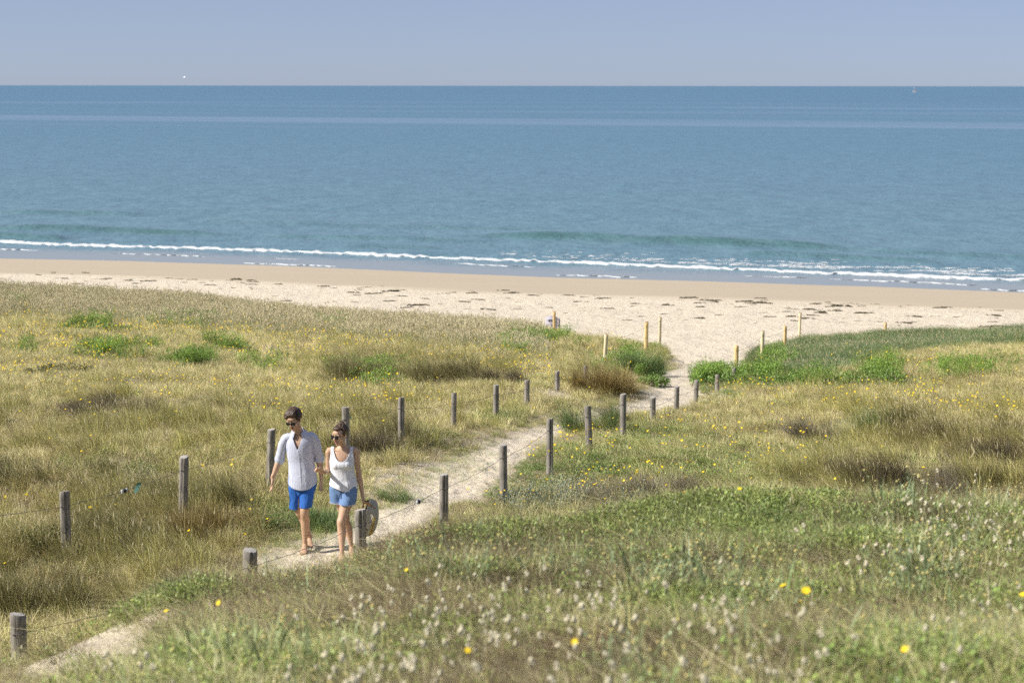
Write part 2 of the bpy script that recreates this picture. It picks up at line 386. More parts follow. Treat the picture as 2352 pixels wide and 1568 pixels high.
# ------------------------------------------------------------------ terrain sheets
def grid_faces(nr, nc):
    a = (np.arange(nr-1)[:, None]*nc+np.arange(nc-1)[None, :]).ravel()
    return np.stack([a, a+1, a+nc+1, a+nc], 1)
def submesh(V, F, A, sel, name, mt):
    F = F[sel]; used = np.unique(F); mp = -np.ones(len(V), np.int64); mp[used] = np.arange(len(used))
    return mesh_np(name, V[used], mp[F], mats=[mt], attrs={k: a[used] for k, a in A.items()})
def build_ground():
    rows = np.concatenate([[-60, -25, -10, -3, 0, 2], np.arange(3.2, 15, .085), np.arange(15, 36, .075), np.arange(36, 70, .17), np.arange(70, 140, .45), [141, 150, 170, 210, 260]])
    u = np.concatenate([[-6, -3.5, -2, -1.3, -.9, -.65, -.52, -.45], np.linspace(-.40, .40, 460), [.45, .52, .65, .9, 1.3, 2, 3.5, 6]])
    Y = np.repeat(rows[:, None], len(u), 1); X = u[None, :]*np.maximum(rows[:, None]+2.5, 5.5)
    H, pm, k, wd, ff = height(X.ravel(), Y.ravel(), True)
    x, y = X.ravel(), Y.ravel()
    V = np.stack([x, y, H], 1); F = grid_faces(len(rows), len(u))
    wet = sstep(17.5, 13.5, wd+(fbm(x*.12, y*.5, 61, 3)-.5)*3.5)*(1-ff)
    nz = fbm(x*.8, y*.8, 71, 4)
    lit = (1-pm)*(1-k)
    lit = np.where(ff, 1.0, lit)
    lit = lit*sstep(.22, .45, nz+.12)*.92
    # bare sand openings
    for (px, py, rx, ry, fg) in BARE:
        gx, gy, _ = ground_at(px, py)
        lit = lit*(1-np.clip(1.35*np.exp(-((x-gx)/rx)**2-((y-gy)/ry)**2)+(nz-.5)*.5, 0, 1)*np.exp(-((x-gx)/rx/1.8)**2-((y-gy)/ry/1.8)**2))
    A = {'litter': lit, 'wet': wet, 'humus_shade': ff*lit*sstep(.40, .62, fbm(x*1.3, y*1.3, 73, 3))}
    c = F
    pmf = pm[c].mean(1); kf = k[c].mean(1); fff = ff[c].mean(1); wf = wet[c].mean(1)
    isb = (kf > .5) & (fff < .5); isw = isb & (wf > .5); isp = (~isb) & (pmf > .5) & (fff < .5)
    isf = (fff >= .5)
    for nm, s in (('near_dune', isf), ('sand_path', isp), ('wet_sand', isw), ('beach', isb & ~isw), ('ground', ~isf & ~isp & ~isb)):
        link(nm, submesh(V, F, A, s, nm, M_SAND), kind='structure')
BARE = [(285, 1470, 1.0, 1.5, 1), (150, 1550, 1.0, 1.2, 1), (420, 1395, .5, .5, 1), (1480, 1035, .9, 1.4, 0), (900, 1080, .9, 1.6, 0), (300, 1068, .9, 1.0, 0),
        (1290, 905, .7, .9, 0), (1660, 905, .9, 1.2, 0), (1760, 830, .8, 1.6, 0), (420, 710, 2.5, 2.0, 0), (1050, 722, 2.5, 1.5, 0), (980, 930, 1.3, 1.2, 0), (1950, 905, 2, 1.2, 0), (860, 950, .8, .8, 0), (700, 815, 3, 2, 0), (1030,990,.8,1.5,0)]
build_ground()

# ------------------------------------------------------------------ sea
def sea_b(nt, N, L, out):
    c = objco(N); sep = N('ShaderNodeSeparateXYZ'); L(c, sep.inputs[0])
    X, Y = sep.outputs[0], sep.outputs[1]
    ash = N('ShaderNodeAttribute'); ash.attribute_name = 'shallow'; sh = ash.outputs['Fac']
    # slicks: calm lanes lying along the shore, as seen in the distance
    q = math_(N, L, 'DIVIDE', 47471.0, math_(N, L, 'MAXIMUM', math_(N, L, 'ADD', Y, math_(N, L, 'MULTIPLY', X, .35)), 50.0))
    lane = mapping(N, L, c, (.0022, .0022, 1)); wob = noise(N, L, lane, 1.0, 3)
    q2 = math_(N, L, 'ADD', q, math_(N, L, 'MULTIPLY', math_(N, L, 'SUBTRACT', wob, .5), 12.0))
    comb = N('ShaderNodeCombineXYZ'); L(math_(N, L, 'MULTIPLY', q2, .16), comb.inputs[1]); L(math_(N, L, 'MULTIPLY', X, .0012), comb.inputs[0])
    streak = noise(N, L, comb.outputs[0], 1.0, 3, .6)
    main = ramp(N, L, math_(N, L, 'DIVIDE', q, 200.0), [(.36, 0), (.39, .75), (.425, 1.0), (.455, 0)])
    thin = math_(N, L, 'MULTIPLY', ramp(N, L, streak, [(.50, 0), (.66, 1)]), ramp(N, L, math_(N, L, 'DIVIDE', q, 200.0), [(.08, .1), (.22, .9), (.50, .35), (.62, 0)]))
    slick = math_(N, L, 'MINIMUM', 1.0, math_(N, L, 'ADD', math_(N, L, 'MULTIPLY', main, math_(N, L, 'ADD', .15, math_(N, L, 'MULTIPLY', streak, 1.0))), math_(N, L, 'MULTIPLY', thin, .7)))
    deep = mixc(N, L, ramp(N, L, math_(N, L, 'DIVIDE', q, 400.0), [(.0, 0), (.22, .35), (.8, 1)]), (.070, .180, .285), (.135, .240, .290))
    col = mixc(N, L, sh, deep, (.27, .30, .32))
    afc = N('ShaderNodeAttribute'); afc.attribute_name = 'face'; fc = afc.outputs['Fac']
    rip = noise(N, L, mapping(N, L, c, (.35, 1.0, 1)), .9, 4, .6)
    rip2 = noise(N, L, mapping(N, L, c, (.08, .22, 1), (0, 0, R(-12))), .8, 4, .6)
    rip3 = noise(N, L, mapping(N, L, c, (.34, .30, 1)), 1.0, 5, .62)
    col = mixc(N, L, math_(N, L, 'MULTIPLY', math_(N, L, 'SUBTRACT', 1.0, sh), ramp(N, L, rip3, [(.42, 0), (.66, .34)])), col, (.045, .125, .17)); col = mixc(N, L, math_(N, L, 'MULTIPLY', fc, .62), col, (.045, .11, .09))  # swell fronts: thick-water green, darkened in colour for weaker sky reflection
    h = math_(N, L, 'ADD', math_(N, L, 'ADD', math_(N, L, 'MULTIPLY', rip, .22), math_(N, L, 'MULTIPLY', rip2, 1.0)), math_(N, L, 'MULTIPLY', rip3, .9))
    st = math_(N, L, 'MULTIPLY', math_(N, L, 'SUBTRACT', 1.0, math_(N, L, 'MULTIPLY', sh, .93)), math_(N, L, 'SUBTRACT', 1.0, math_(N, L, 'MULTIPLY', slick, .85)))
    b = N('ShaderNodeBump'); val(b, 'Distance', .85); L(math_(N, L, 'MULTIPLY', st, .9), b.inputs['Strength']); L(h, b.inputs['Height'])
    p = principled(N, L, out, col, math_(N, L, 'SUBTRACT', .32, math_(N, L, 'MULTIPLY', slick, .22)), math_(N, L, 'SUBTRACT', .5, math_(N, L, 'MULTIPLY', fc, .4)), b.outputs[0], IOR=1.33)
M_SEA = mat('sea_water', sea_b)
def foam_b(nt, N, L, out):
    c = objco(N); n = noise(N, L, mapping(N, L, c, (.8, 1.6, 1)), 2.2, 5, .65)
    principled(N, L, out, ramp(N, L, n, [(.3, (.42, .46, .48)), (.60, (.76, .77, .77))]), .7, .3, bump(N, L, n, .6, .15))
M_FOAM = mat('sea_foam', foam_b)
BRX = np.array([-200, -42, -40, -36, -26, -16, -10, 0.7, 10, 19, 27, 33, 80, 300.]); BRP = [(0,558),(150,565),(500,575),(800,585),(1000,593),(1200,601),(1500,612),(1800,624),(2100,636),(2352,645)]
def sea_pt(px, py, z=SEA_Z):
    u, v, s = ray(px, py); t = (z-CZ)/s; return u*t, v*t
BP = np.array([sea_pt(*p) for p in BRP]); BP = np.vstack([BP[0]+(BP[0]-BP[1])*8, BP, BP[-1]+(BP[-1]-BP[-2])*8])
def br_y(x): return np.interp(x, BP[:, 0], BP[:, 1])
def swell_line(pts):
    q = np.array([sea_pt(*p) for p in pts]); return q
SWELLS = [(swell_line([(-60, 527), (0, 529), (250, 533), (500, 541)]), .34, 2.6), (swell_line([(1130, 543), (1400, 551), (1700, 563), (1930, 573)]), .42, 3.0),
          (swell_line([(20, 489), (300, 496)]), .25, 3.0), (swell_line([(640, 545), (900, 551), (1080, 556)]), .22, 2.5), (swell_line([(1710, 587), (1900, 592), (2120, 600)]), .26, 2.2),
          (swell_line([(500, 510), (900, 521), (1250, 528)]), .16, 3.5), (swell_line([(2000, 578), (2352, 590), (2420, 592)]), .22, 2.4), (swell_line([(800, 568), (1000, 574)]), .18, 2.0), (swell_line([(-60,553),(0, 552), (140, 557)]), .35, 2.2)]
def sea_h(x, y, mask=False):
    h = np.zeros_like(x); mk = np.zeros_like(x)
    for q, a, wd in SWELLS:
        yy = np.interp(x, q[:, 0], q[:, 1]); L = q[-1, 0]-q[0, 0]
        e = sstep(q[0, 0]-L*.18, q[0, 0]+L*.12, x)*sstep(q[-1, 0]+L*.18, q[-1, 0]-L*.12, x)
        d = (y-yy+(vnoise(x*.15, x*0, 91)-.5)*1.6)
        prof = np.where(d < 0, np.exp(-(d/(wd*.45))**2), np.exp(-(d/(wd*1.6))**2))
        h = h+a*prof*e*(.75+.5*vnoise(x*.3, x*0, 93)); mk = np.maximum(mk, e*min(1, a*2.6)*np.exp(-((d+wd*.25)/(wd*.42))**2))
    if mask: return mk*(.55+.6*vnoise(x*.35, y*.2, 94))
    d = y-br_y(x)-1.0
    h = h+.16*np.where(d < 0, np.exp(-(d/1.0)**2), np.exp(-(d/4.)**2))
    far = sstep(420, 160, y)
    h = h+far*((fbm(x*.10, y*.30, 95, 3)-.5)*.16+(fbm(x*.45, y*.9, 96, 2)-.5)*.07)*sstep(0, 14, -shore_w(x, y))
    return h
def build_sea():
    rows = np.concatenate([np.arange(96, 175, .33), np.geomspace(176, 420, 150), np.geomspace(430, 60000, 60)])
    u = np.concatenate([[-6, -3, -1.5, -.9, -.6, -.48], np.linspace(-.36, .36, 420), [.48, .6, .9, 1.5, 3, 6]])
    Y = np.repeat(rows[:, None], len(u), 1); X = u[None, :]*rows[:, None]
    x, y = X.ravel(), Y.ravel(); wd = -shore_w(x, y)
    sh = sstep(9.5, 3.0, wd-(0)+(fbm(x*.2, y*.5, 97, 2)-.5)*3)
    z = SEA_Z+sea_h(x, y)*sstep(2, 7, wd)+.02*sstep(0, 3, wd)
    F = grid_faces(len(rows), len(u)); keep = wd[F].min(1) > -.8
    V = np.stack([x, y, z], 1)
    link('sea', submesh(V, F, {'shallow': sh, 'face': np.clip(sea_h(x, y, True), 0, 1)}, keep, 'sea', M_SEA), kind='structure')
build_sea()
def foam_strip(name, yfun, x0, x1, n, width, hgt, gap, seed, label, lift=.03, m=9):
    xs = np.linspace(x0, x1, n); V = []; F = []
    for i, xx in enumerate(xs):
        nz = float(vnoise(xx*.7, 0, seed)); nz2 = float(vnoise(xx*2.6, 3, seed+1)); g = float(fbm(xx*.16, 1.0, seed+2, 3))
        wdt = width*(.55+.9*nz); hh = hgt*(.5+.7*nz2+.4*nz)
        amp = float(sstep(gap, gap+.12, g)) if gap > 0 else 1.0
        amp *= float(sstep(x0, x0+2, xx)*sstep(x1, x1-2, xx))
        for j in range(m):
            t = j/(m-1); yy = float(yfun(xx))-wdt*.35*amp+t*wdt*amp+(nz2-.5)*.5*amp+(float(vnoise(xx*3, j*.9, seed+5))-.5)*.4*amp
            z = SEA_Z+lift+.16*hgt/.3*(0)+math.sin(math.pi*min(1, t*1.15) if t < .87 else 0)**.6*hh*amp+float(vnoise(xx*4, j*1.3, seed+7))*.25*hh*amp
            if amp < .04: z = SEA_Z-.5
            if j in (0, m-1): z = SEA_Z-.12
            V.append((xx, yy, z))
    F = grid_faces(n, m)
    return link(name, mesh_np(name, V, F, mats=[M_FOAM]), kind='stuff', label=label)
foam_strip('breaker_foam', lambda x: br_y(x), -90, 90, 1500, 1.6, .10, 0, 201, 'long white breaking wave running along the whole shore')
TL = np.array([sea_pt(*p) for p in [(-100, 590), (0, 574), (250, 583), (500, 592), (800, 599), (1050, 606), (1300, 618), (1700, 633), (2100, 648), (2352, 660), (2450, 664)]])
foam_strip('wash_foam', lambda x: np.interp(x, TL[:, 0], TL[:, 1]), -60, 60, 1100, .22, .02, .50, 231, 'thin broken line of foam washing up in front of the breaker', m=5)
foam_strip('wave_edge_foam', lambda x: np.interp(x, SX, SY)+1.3, -60, 60, 1200, .2, .015, .55, 261, 'faint foam line where the thin wash ends on the wet sand', m=5)
def foam_flecks():
    V = []; F = []; n = 0; rg = np.random.default_rng(5)
    for k in range(1700):
        px = 1150+1250*rg.random()**.75; x, _ = sea_pt(px, 610); d = abs(rg.normal())*2.6+1.2
        y = float(br_y(x))+d
        if rg.random() > ((x+8)/34+.12)*.7: continue
        if vnoise(x*.35, y*.9, 12) < .42: continue
        L = .2+rg.random()*.5; wv = .06+.09*rg.random(); z = SEA_Z+.03+float(sea_h(np.array([x]), np.array([y]))[0])
        th = rg.normal()*.25
        P = [(-L, 0), (-L*.4, wv), (L*.4, wv*.8), (L, 0), (L*.4, -wv), (-L*.4, -wv*.8)]
        for a, b in P: V.append((x+a*math.cos(th)-b*math.sin(th), y+a*math.sin(th)+b*math.cos(th), z-.1*(abs(a) > L*.9)))
        F += [(n, n+1, n+4+1), (n+1, n+2, n+4), (n+1, n+4, n+5), (n+2, n+3, n+4)]; n += 6
    link('foam_flecks', mesh_np('foam_flecks', V, F3=F, mats=[M_FOAM], smooth=False), kind='stuff', label='patchy foam flecks on the water behind the breaker at right')
foam_flecks()

# ------------------------------------------------------------------ plants: blade meshes
def blades(n, rad, h, wdt, lean=(-.5, 0), spread=.5, rng=RNG, seg=3, droop=.35, taper=1.0, base=None, jitter=0):
    """n grass blades; returns V, F4, F3, mixv, tone"""
    a = rng.uniform(0, 2*math.pi, n); r = rad*np.sqrt(rng.random(n))
    bx, by = r*np.cos(a), r*np.sin(a)
    if base is not None: bx, by = base[:, 0], base[:, 1]
    L = rng.uniform(h[0], h[1], n)
    dx = np.cos(a)*spread*(.3+r/max(rad, 1e-3))+lean[0]+rng.normal(0, .16+jitter, n); dy = np.sin(a)*spread*(.3+r/max(rad, 1e-3))+lean[1]+rng.normal(0, .16+jitter, n)
    az = np.arctan2(dy, dx); m = np.hypot(dx, dy)
    wa = az+math.pi/2+rng.normal(0, .7, n)
    wx, wy = np.cos(wa), np.sin(wa)
    V = np.zeros((n, 2*seg+1, 3)); ww = wdt*rng.uniform(.6, 1.3, n)
    for k in range(seg+1):
        t = k/seg; out = L*m*(t*.55+t*t*.55); up = L*(t-droop*m*t*t*.8)
        cx = bx+np.cos(az)*out*.8; cy = by+np.sin(az)*out*.8; cz = np.maximum(up, .01*t)
        w_ = ww*(1-t**1.5*taper)*.5
        if k < seg:
            V[:, 2*k] = np.stack([cx-wx*w_, cy-wy*w_, cz], 1); V[:, 2*k+1] = np.stack([cx+wx*w_, cy+wy*w_, cz], 1)
        else: V[:, 2*seg] = np.stack([cx, cy, cz], 1)
    o = (np.arange(n)*(2*seg+1))[:, None]
    F4 = np.concatenate([o+np.array([2*k, 2*k+1, 2*k+3, 2*k+2]) for k in range(seg-1)]) if seg > 1 else None
    F3 = o+np.array([2*seg-2, 2*seg-1, 2*seg])
    mv = np.repeat(np.clip(rng.beta(.7, .7, n), 0, 1), 2*seg+1); tn = np.repeat(rng.random(n), 2*seg+1)
    return V.reshape(-1, 3), F4, F3, mv, tn, np.stack([V[:, -1, 0], V[:, -1, 1], V[:, -1, 2]], 1)
class VB:                                            # collects plant pieces with their colour attributes
    def __init__(s): s.V = []; s.F4 = []; s.F3 = []; s.m4 = []; s.m3 = []; s.mv = []; s.tn = []; s.n = 0
    def add(s, V, F4, F3, mv, tn, mi=0):
        V = np.asarray(V, float).reshape(-1, 3)
        if F4 is not None and len(F4): s.F4.append(np.asarray(F4)+s.n); s.m4.append(np.full(len(F4), mi))
        if F3 is not None and len(F3): s.F3.append(np.asarray(F3)+s.n); s.m3.append(np.full(len(F3), mi))
        s.V.append(V); s.mv.append(np.broadcast_to(mv, len(V))); s.tn.append(np.broadcast_to(tn, len(V))); s.n += len(V); return s
    def grass(s, *a, mi=0, **k):
        r = blades(*a, **k); s.add(*r[:5], mi=mi); return r[5]
    def leaves(s, P, size, rng=RNG, mi=0, up=.5):    # small pointed leaves round the points P
        n = len(P); az = rng.uniform(0, 2*math.pi, n); el = rng.normal(up, .5, n); L = size*rng.uniform(.6, 1.3, n); w_ = L*.28
        d = np.stack([np.cos(az)*np.cos(el), np.sin(az)*np.cos(el), np.sin(el)], 1); sdir = np.stack([-np.sin(az), np.cos(az), rng.normal(0, .4, n)], 1)
        V = np.stack([P, P+d*(L*.45)[:, None]+sdir*w_[:, None], P+d*L[:, None], P+d*(L*.45)[:, None]-sdir*w_[:, None]], 1)
        o = (np.arange(n)*4)[:, None]
        s.add(V, o+np.array([0, 1, 2, 3]), None, np.repeat(rng.random(n), 4), np.repeat(rng.random(n), 4), mi); return s
    def heads(s, P, r, l, mi=1, rng=RNG, tilt=.3):   # little spindle heads at the points P
        n = len(P); V = np.zeros((n, 10, 3)); ax = np.stack([rng.normal(-.15, tilt, n), rng.normal(0, tilt, n), np.ones(n)], 1); ax /= np.linalg.norm(ax, axis=1)[:, None]
        e1 = np.cross(ax, [0, 1, .1]); e1 /= np.linalg.norm(e1, axis=1)[:, None]; e2 = np.cross(ax, e1)
        V[:, 0] = P-ax*l*.5; V[:, 9] = P+ax*l*.5
        for q, (z, k) in enumerate(((-.18, 1.), (.2, .85))):
            for i in range(4):
                c, s_ = math.cos(math.pi*i/2+q*.8), math.sin(math.pi*i/2+q*.8); V[:, 1+4*q+i] = P+ax*(z*l)+(e1*c+e2*s_)*r*k
        o = (np.arange(n)*10)[:, None]; F3 = []; F4 = []
        for i in range(4):
            j = (i+1) % 4; F3 += [o+np.array([0, 1+j, 1+i]), o+np.array([9, 5+i, 5+j])]; F4.append(o+np.array([1+i, 1+j, 5+j, 5+i]))
        s.add(V, np.concatenate(F4), np.concatenate(F3), .5, np.repeat(rng.random(n), 10), mi); return s
    def bloom(s, P, r, mi=1, rng=RNG, np_=8):         # flat daisy-like blooms facing up and a little sideways
        for p in P:
            nrm = Vector((rng.normal(-.25, .3), rng.normal(-.35, .3), 1)).normalized(); e1 = nrm.orthogonal().normalized(); e2 = nrm.cross(e1)
            V = [Vector(p)+nrm*r*.12]
            for i in range(np_*2):
                a = math.pi*i/np_; q = r*(1.0 if i % 2 == 0 else .66)*rng.uniform(.88, 1.1); V.append(Vector(p)+(e1*math.cos(a)+e2*math.sin(a))*q+nrm*r*.22)
            F = [(0, 1+i, 1+(i+1) % (np_*2)) for i in range(np_*2)]; V.append(Vector(p)-nrm*r*.35); F += [(np_*2+1, 1+(i+1) % (np_*2), 1+i) for i in range(np_*2)]
            s.add([tuple(v) for v in V], None, F, .5, rng.random(), mi)
        return s
    def mesh(s, name, mats):
        F4 = np.concatenate(s.F4) if s.F4 else None; F3 = np.concatenate(s.F3) if s.F3 else None
        mi = np.concatenate((s.m4 if s.F4 else [])+(s.m3 if s.F3 else []))
        return mesh_np(name, np.concatenate(s.V), F4, F3, mats, mi, False, {'mixv': np.concatenate(s.mv), 'tone': np.concatenate(s.tn)})

g = np.random.default_rng(11)
def P_short(i):
    v = VB(); v.grass(40, .16, (.07, .26), .0055, lean=(-.28, 0), spread=.75, rng=g, jitter=.25)
    v.grass(14, .2, (.06, .2), .005, lean=(-.3, .0), spread=1.9, rng=g, jitter=.5, droop=.45)
    return v.mesh('short_tuft', [M_VEG])
def P_litter(i):
    v = VB(); v.grass(40, .22, (.08, .24), .005, lean=(-.2, 0), spread=1.8, rng=g, jitter=.9, droop=.5); return v.mesh('litter_tuft', [M_VEG])
def P_marram(i):
    v = VB(); v.grass(85, .13, (.35, .78), .0056, lean=(-.48-.1*(i % 2), -.05), spread=.42, rng=g, seg=4, droop=.42)
    v.grass(30, .16, (.2, .5), .0045, lean=(-.2, 0), spread=1.5, rng=g, seg=4, droop=.5)
    t = v.grass(2, .08, (.6, .85), .004, lean=(-.3, 0), spread=.2, rng=g, seg=3, droop=.25); v.heads(t-np.array([0, 0, .05]), .005, .12, 1, g, .2)
    return v.mesh('marram_tuft', [M_VEG, M_STRAWH])
def P_band(i):                                       # the pale heads of the crest grass
    v = VB(); v.grass(80, .24, (.25, .55), .007, lean=(-.42, 0), spread=.4, rng=g, droop=.35)
    t = v.grass(9, .22, (.35, .58), .004, lean=(-.32, 0), spread=.3, rng=g, droop=.25); v.heads(t-np.array([0, 0, .04]), .011, .13, 1, g, .35)
    return v.mesh('crest_tuft', [M_VEG, M_STRAWH])
def P_bandg(i):                                      # denser blue green crest grass with few heads
    v = VB(); v.grass(110, .26, (.18, .42), .007, lean=(-.3, 0), spread=.5, rng=g, droop=.35)
    t = v.grass(1, .2, (.3, .45), .004, lean=(-.3, 0), spread=.3, rng=g, droop=.25); v.heads(t-np.array([0, 0, .04]), .007, .10, 1, g, .35)
    return v.mesh('crest_tuft_green', [M_VEG, M_STRAWH])
def P_herb(i):
    v = VB(); n = 150; r = .17*np.sqrt(g.random(n)); a = g.uniform(0, 6.283, n); z = g.uniform(.01, .13, n)*(1-(r/.2)**2*.6)
    v.leaves(np.stack([r*np.cos(a), r*np.sin(a), z], 1), .026, g); v.grass(16, .15, (.08, .2), .003, lean=(-.1, 0), spread=.7, rng=g); return v.mesh('herb_clump', [M_VEG])
def P_stem(i):                                       # upright leafy stems with bright tops
    v = VB(); n = 16; a = g.uniform(0, 6.283, n); r = .15*np.sqrt(g.random(n)); h = g.uniform(.2, .42, n); x, y = r*np.cos(a), r*np.sin(a)
    b = np.stack([x, y], 1); v.grass(n, .15, (.2, .42), .008, lean=(-.08, 0), spread=.25, rng=g, base=b, droop=.1)
    P = []
    for k in range(n):
        for q in range(13):
            t = (.25+.75*q/12)*h[k]; P.append((x[k]*(1+t)-.05*t+g.normal(0, .010), y[k]*(1+t)+g.normal(0, .010), t))
        for q in range(7): P.append((x[k]*(1+h[k])-.05*h[k]+g.normal(0, .022), y[k]*(1+h[k])+g.normal(0, .022), h[k]+g.normal(0, .012)))
    v.leaves(np.array(P), .032, g, up=.35); return v.mesh('leafy_stems', [M_VEG])
def P_ever(i):
    v = VB(); n = 15; t = v.grass(n, .10, (.13, .27), .0085, lean=(-.03, 0), spread=.35, rng=g, droop=.05, taper=.55)
    P = np.repeat(t, 7, 0)*np.tile(np.linspace(.2, .95, 7), n)[:, None]; P[:, :2] += g.normal(0, .006, (len(P), 2)); v.leaves(P, .017, g, up=.7)
    v.heads(t[:4]+np.array([0, 0, .005]), .008, .014, 1, g, .2); return v.mesh('everlasting_tuft', [M_VEG, M_YELH])
def P_hare(i):
    v = VB(); t = v.grass(4, .06, (.16, .30), .0025, lean=(-.1, 0), spread=.5, rng=g, droop=.15); v.heads(t, .010, .030, 1, g, .35); return v.mesh('hare_tuft', [M_VEG, M_CREAM])
def P_twig(i):
    v = VB(); v.grass(60, .2, (.08, .26), .0035, lean=(0, 0), spread=1.3, rng=g, jitter=.9, droop=.3); return v.mesh('twig_clump', [M_VEG])
def P_flower(i):
    v = VB(); k = 1+i % 3; t = v.grass(k, .05+.05*k, (.2, .36), .003, lean=(-.06, 0), spread=.3, rng=g, droop=.05, taper=.3); v.bloom(t, .020, 1, g); return v.mesh('flower_sprig', [M_VEG, M_YEL])
KINDS = dict(short=(P_short, 5), litter=(P_litter, 4), marram=(P_marram, 5), band=(P_band, 4), bandg=(P_bandg, 3), herb=(P_herb, 4), stem=(P_stem, 4), ever=(P_ever, 4), hare=(P_hare, 4), twig=(P_twig, 3), flower=(P_flower, 6))
PROTO = {k: [bpy.data.objects.new(k, f(i)) for i in range(n)] for k, (f, n) in KINDS.items()}

def scatter(name, kind, pos, scale, tA, tB, rz=None, tilt=.12, label=None):
    protos = PROTO[kind]; n = len(pos); rg = np.random.default_rng(len(name)*7+n)
    me = mesh_np(name, pos)
    rot = np.stack([rg.normal(0, tilt, n), rg.normal(0, tilt, n), rg.normal(0, .45, n) if rz is None else rz], 1)
    def at(nm, ty, prop, a): me.attributes.new(nm, ty, 'POINT').data.foreach_set(prop, a.ravel())
    at('rot', 'FLOAT_VECTOR', 'vector', rot.astype(np.float32)); at('scl', 'FLOAT', 'value', np.asarray(scale, np.float32))
    at('pick', 'INT', 'value', rg.integers(0, len(protos), n).astype(np.int32))
    one = np.ones((n, 1)); br = (rg.uniform(.78, 1.25, (n, 1)))*(.82+.36*fbm(pos[:, 0]*1.1, pos[:, 1]*1.1, 611, 2)[:, None]); tA = np.clip(tA*br*(.98 if name.startswith('near') else 1), 0, .95); tB = np.clip(tB*br*(.95 if name.startswith('near') else 1), 0, .95)
    at('tintA', 'FLOAT_COLOR', 'color', np.hstack([tA, one]).astype(np.float32)); at('tintB', 'FLOAT_COLOR', 'color', np.hstack([tB, one]).astype(np.float32))
    ng = bpy.data.node_groups.new(name, 'GeometryNodeTree')
    ng.interface.new_socket('Geometry', in_out='INPUT', socket_type='NodeSocketGeometry'); ng.interface.new_socket('Geometry', in_out='OUTPUT', socket_type='NodeSocketGeometry')
    N = ng.nodes.new; L = ng.links.new
    gi = N('NodeGroupInput'); go = N('NodeGroupOutput'); ip = N('GeometryNodeInstanceOnPoints'); g2 = N('GeometryNodeGeometryToInstance')
    for p in protos[::-1]:
        oi = N('GeometryNodeObjectInfo'); oi.inputs[0].default_value = p; L(oi.outputs['Geometry'], g2.inputs[0])
    def na(nm, ty):
        a = N('GeometryNodeInputNamedAttribute'); a.data_type = ty; a.inputs['Name'].default_value = nm; return a.outputs[0]
    e = N('FunctionNodeEulerToRotation'); L(na('rot', 'FLOAT_VECTOR'), e.inputs[0])
    L(gi.outputs[0], ip.inputs['Points']); L(g2.outputs[0], ip.inputs['Instance']); ip.inputs['Pick Instance'].default_value = True
    L(na('pick', 'INT'), ip.inputs['Instance Index']); L(e.outputs[0], ip.inputs['Rotation']); L(na('scl', 'FLOAT'), ip.inputs['Scale'])
    L(ip.outputs[0], go.inputs[0])
    o = link(name, me, kind='stuff', label=label); m = o.modifiers.new('scatter', 'NODES'); m.node_group = ng
    return o

# ------------------------------------------------------------------ where plants grow
STRAW, OLIVE, GREEN, BRIGHT, BLUE, BROWN, PALE, GOLD = map(np.array, ((.70, .585, .32), (.37, .355, .105), (.165, .25, .06), (.19, .33, .05), (.14, .25, .13), (.24, .175, .10), (.68, .60, .40), (.44, .33, .11)))
def blob(px, py, L):
    r = np.zeros(len(px))
    for (cx, cy, rx, ry, a) in L: r = np.maximum(r, a*np.exp(-(((px-cx)/rx)**2+((py-cy)/ry)**2)))
    return r
A_GREEN = [(1250, 1090, 130, 70, 1), (1500, 1010, 130, 40, .7), (1650, 1080, 200, 60, .7), (1850, 1080, 150, 50, .5), (650, 1210, 70, 40, .8), (760, 1190, 60, 30, .6), (930, 1135, 40, 15, .8), (1400, 1070, 120, 50, .8),
           (1560, 800, 60, 24, .6), (1500, 850, 60, 30, .4), (1120, 1140, 50, 30, 1), (970, 1195, 80, 25, .8), (300, 1080, 120, 40, .3), (1640, 905, 40, 20, .8), (1000, 1010, 100, 20, .5), (1150, 960, 80, 20, .5), (2080, 1060, 100, 25, .3)]
A_STEM = [(200, 748, 40, 9, .6), (60, 698, 36, 8, .5), (525, 805, 28, 9, .6), (240, 812, 80, 7, .5), (60, 806, 36, 7, .5), (425, 830, 28, 8, .6), (760, 755, 30, 8, .5), (430, 742, 50, 8, .35), (570, 842, 60, 8, .35), (1440, 840, 40, 18, .6),
          (1650, 868, 50, 12, .9), (1740, 870, 50, 12, .8), (1830, 880, 80, 10, .6), (1900, 886, 60, 8, .5), (2010, 862, 40, 16, 1.), (2150, 860, 40, 10, .3), (860, 870, 60, 20, .5), (1225, 790, 60, 15, .5), (1780, 830, 60, 12, .7), (2230, 850, 60, 14, .35)]
A_MARR = [(60, 1330, 160, 70, 1.2), (150, 1380, 140, 40, 1.1), (350, 1290, 120, 40, .9), (330, 1130, 60, 60, .9), (200, 1050, 140, 30, .9), (680, 1080, 60, 60, .5), (150, 990, 260, 50, 1), (100, 1120, 200, 90, 1), (450, 1000, 150, 45, .8), (300, 1180, 220, 90, 1), (560, 1120, 120, 60, .6), (100, 1280, 180, 90, 1), (500, 1250, 120, 40, .7), (40, 1370, 90, 60, .9), (880, 960, 110, 50, .9), (1000, 975, 60, 40, .7), (830, 1040, 50, 40, .6),
          (850, 835, 130, 36, 1), (1010, 840, 70, 32, 1), (1120, 855, 50, 25, 1), (1390, 870, 50, 45, 1), (2150, 1000, 230, 70, 1), (1950, 950, 80, 40, .7), (2300, 1080, 120, 60, 1), (1950, 1100, 160, 40, .8), (2330, 1000, 60, 80, .9), (1320, 960, 40, 22, .7), (1400, 940, 40, 20, .6),
          (230, 915, 130, 22, .6), (570, 930, 120, 18, .5), (730, 960, 60, 30, .6), (1480, 830, 40, 30, .5)]
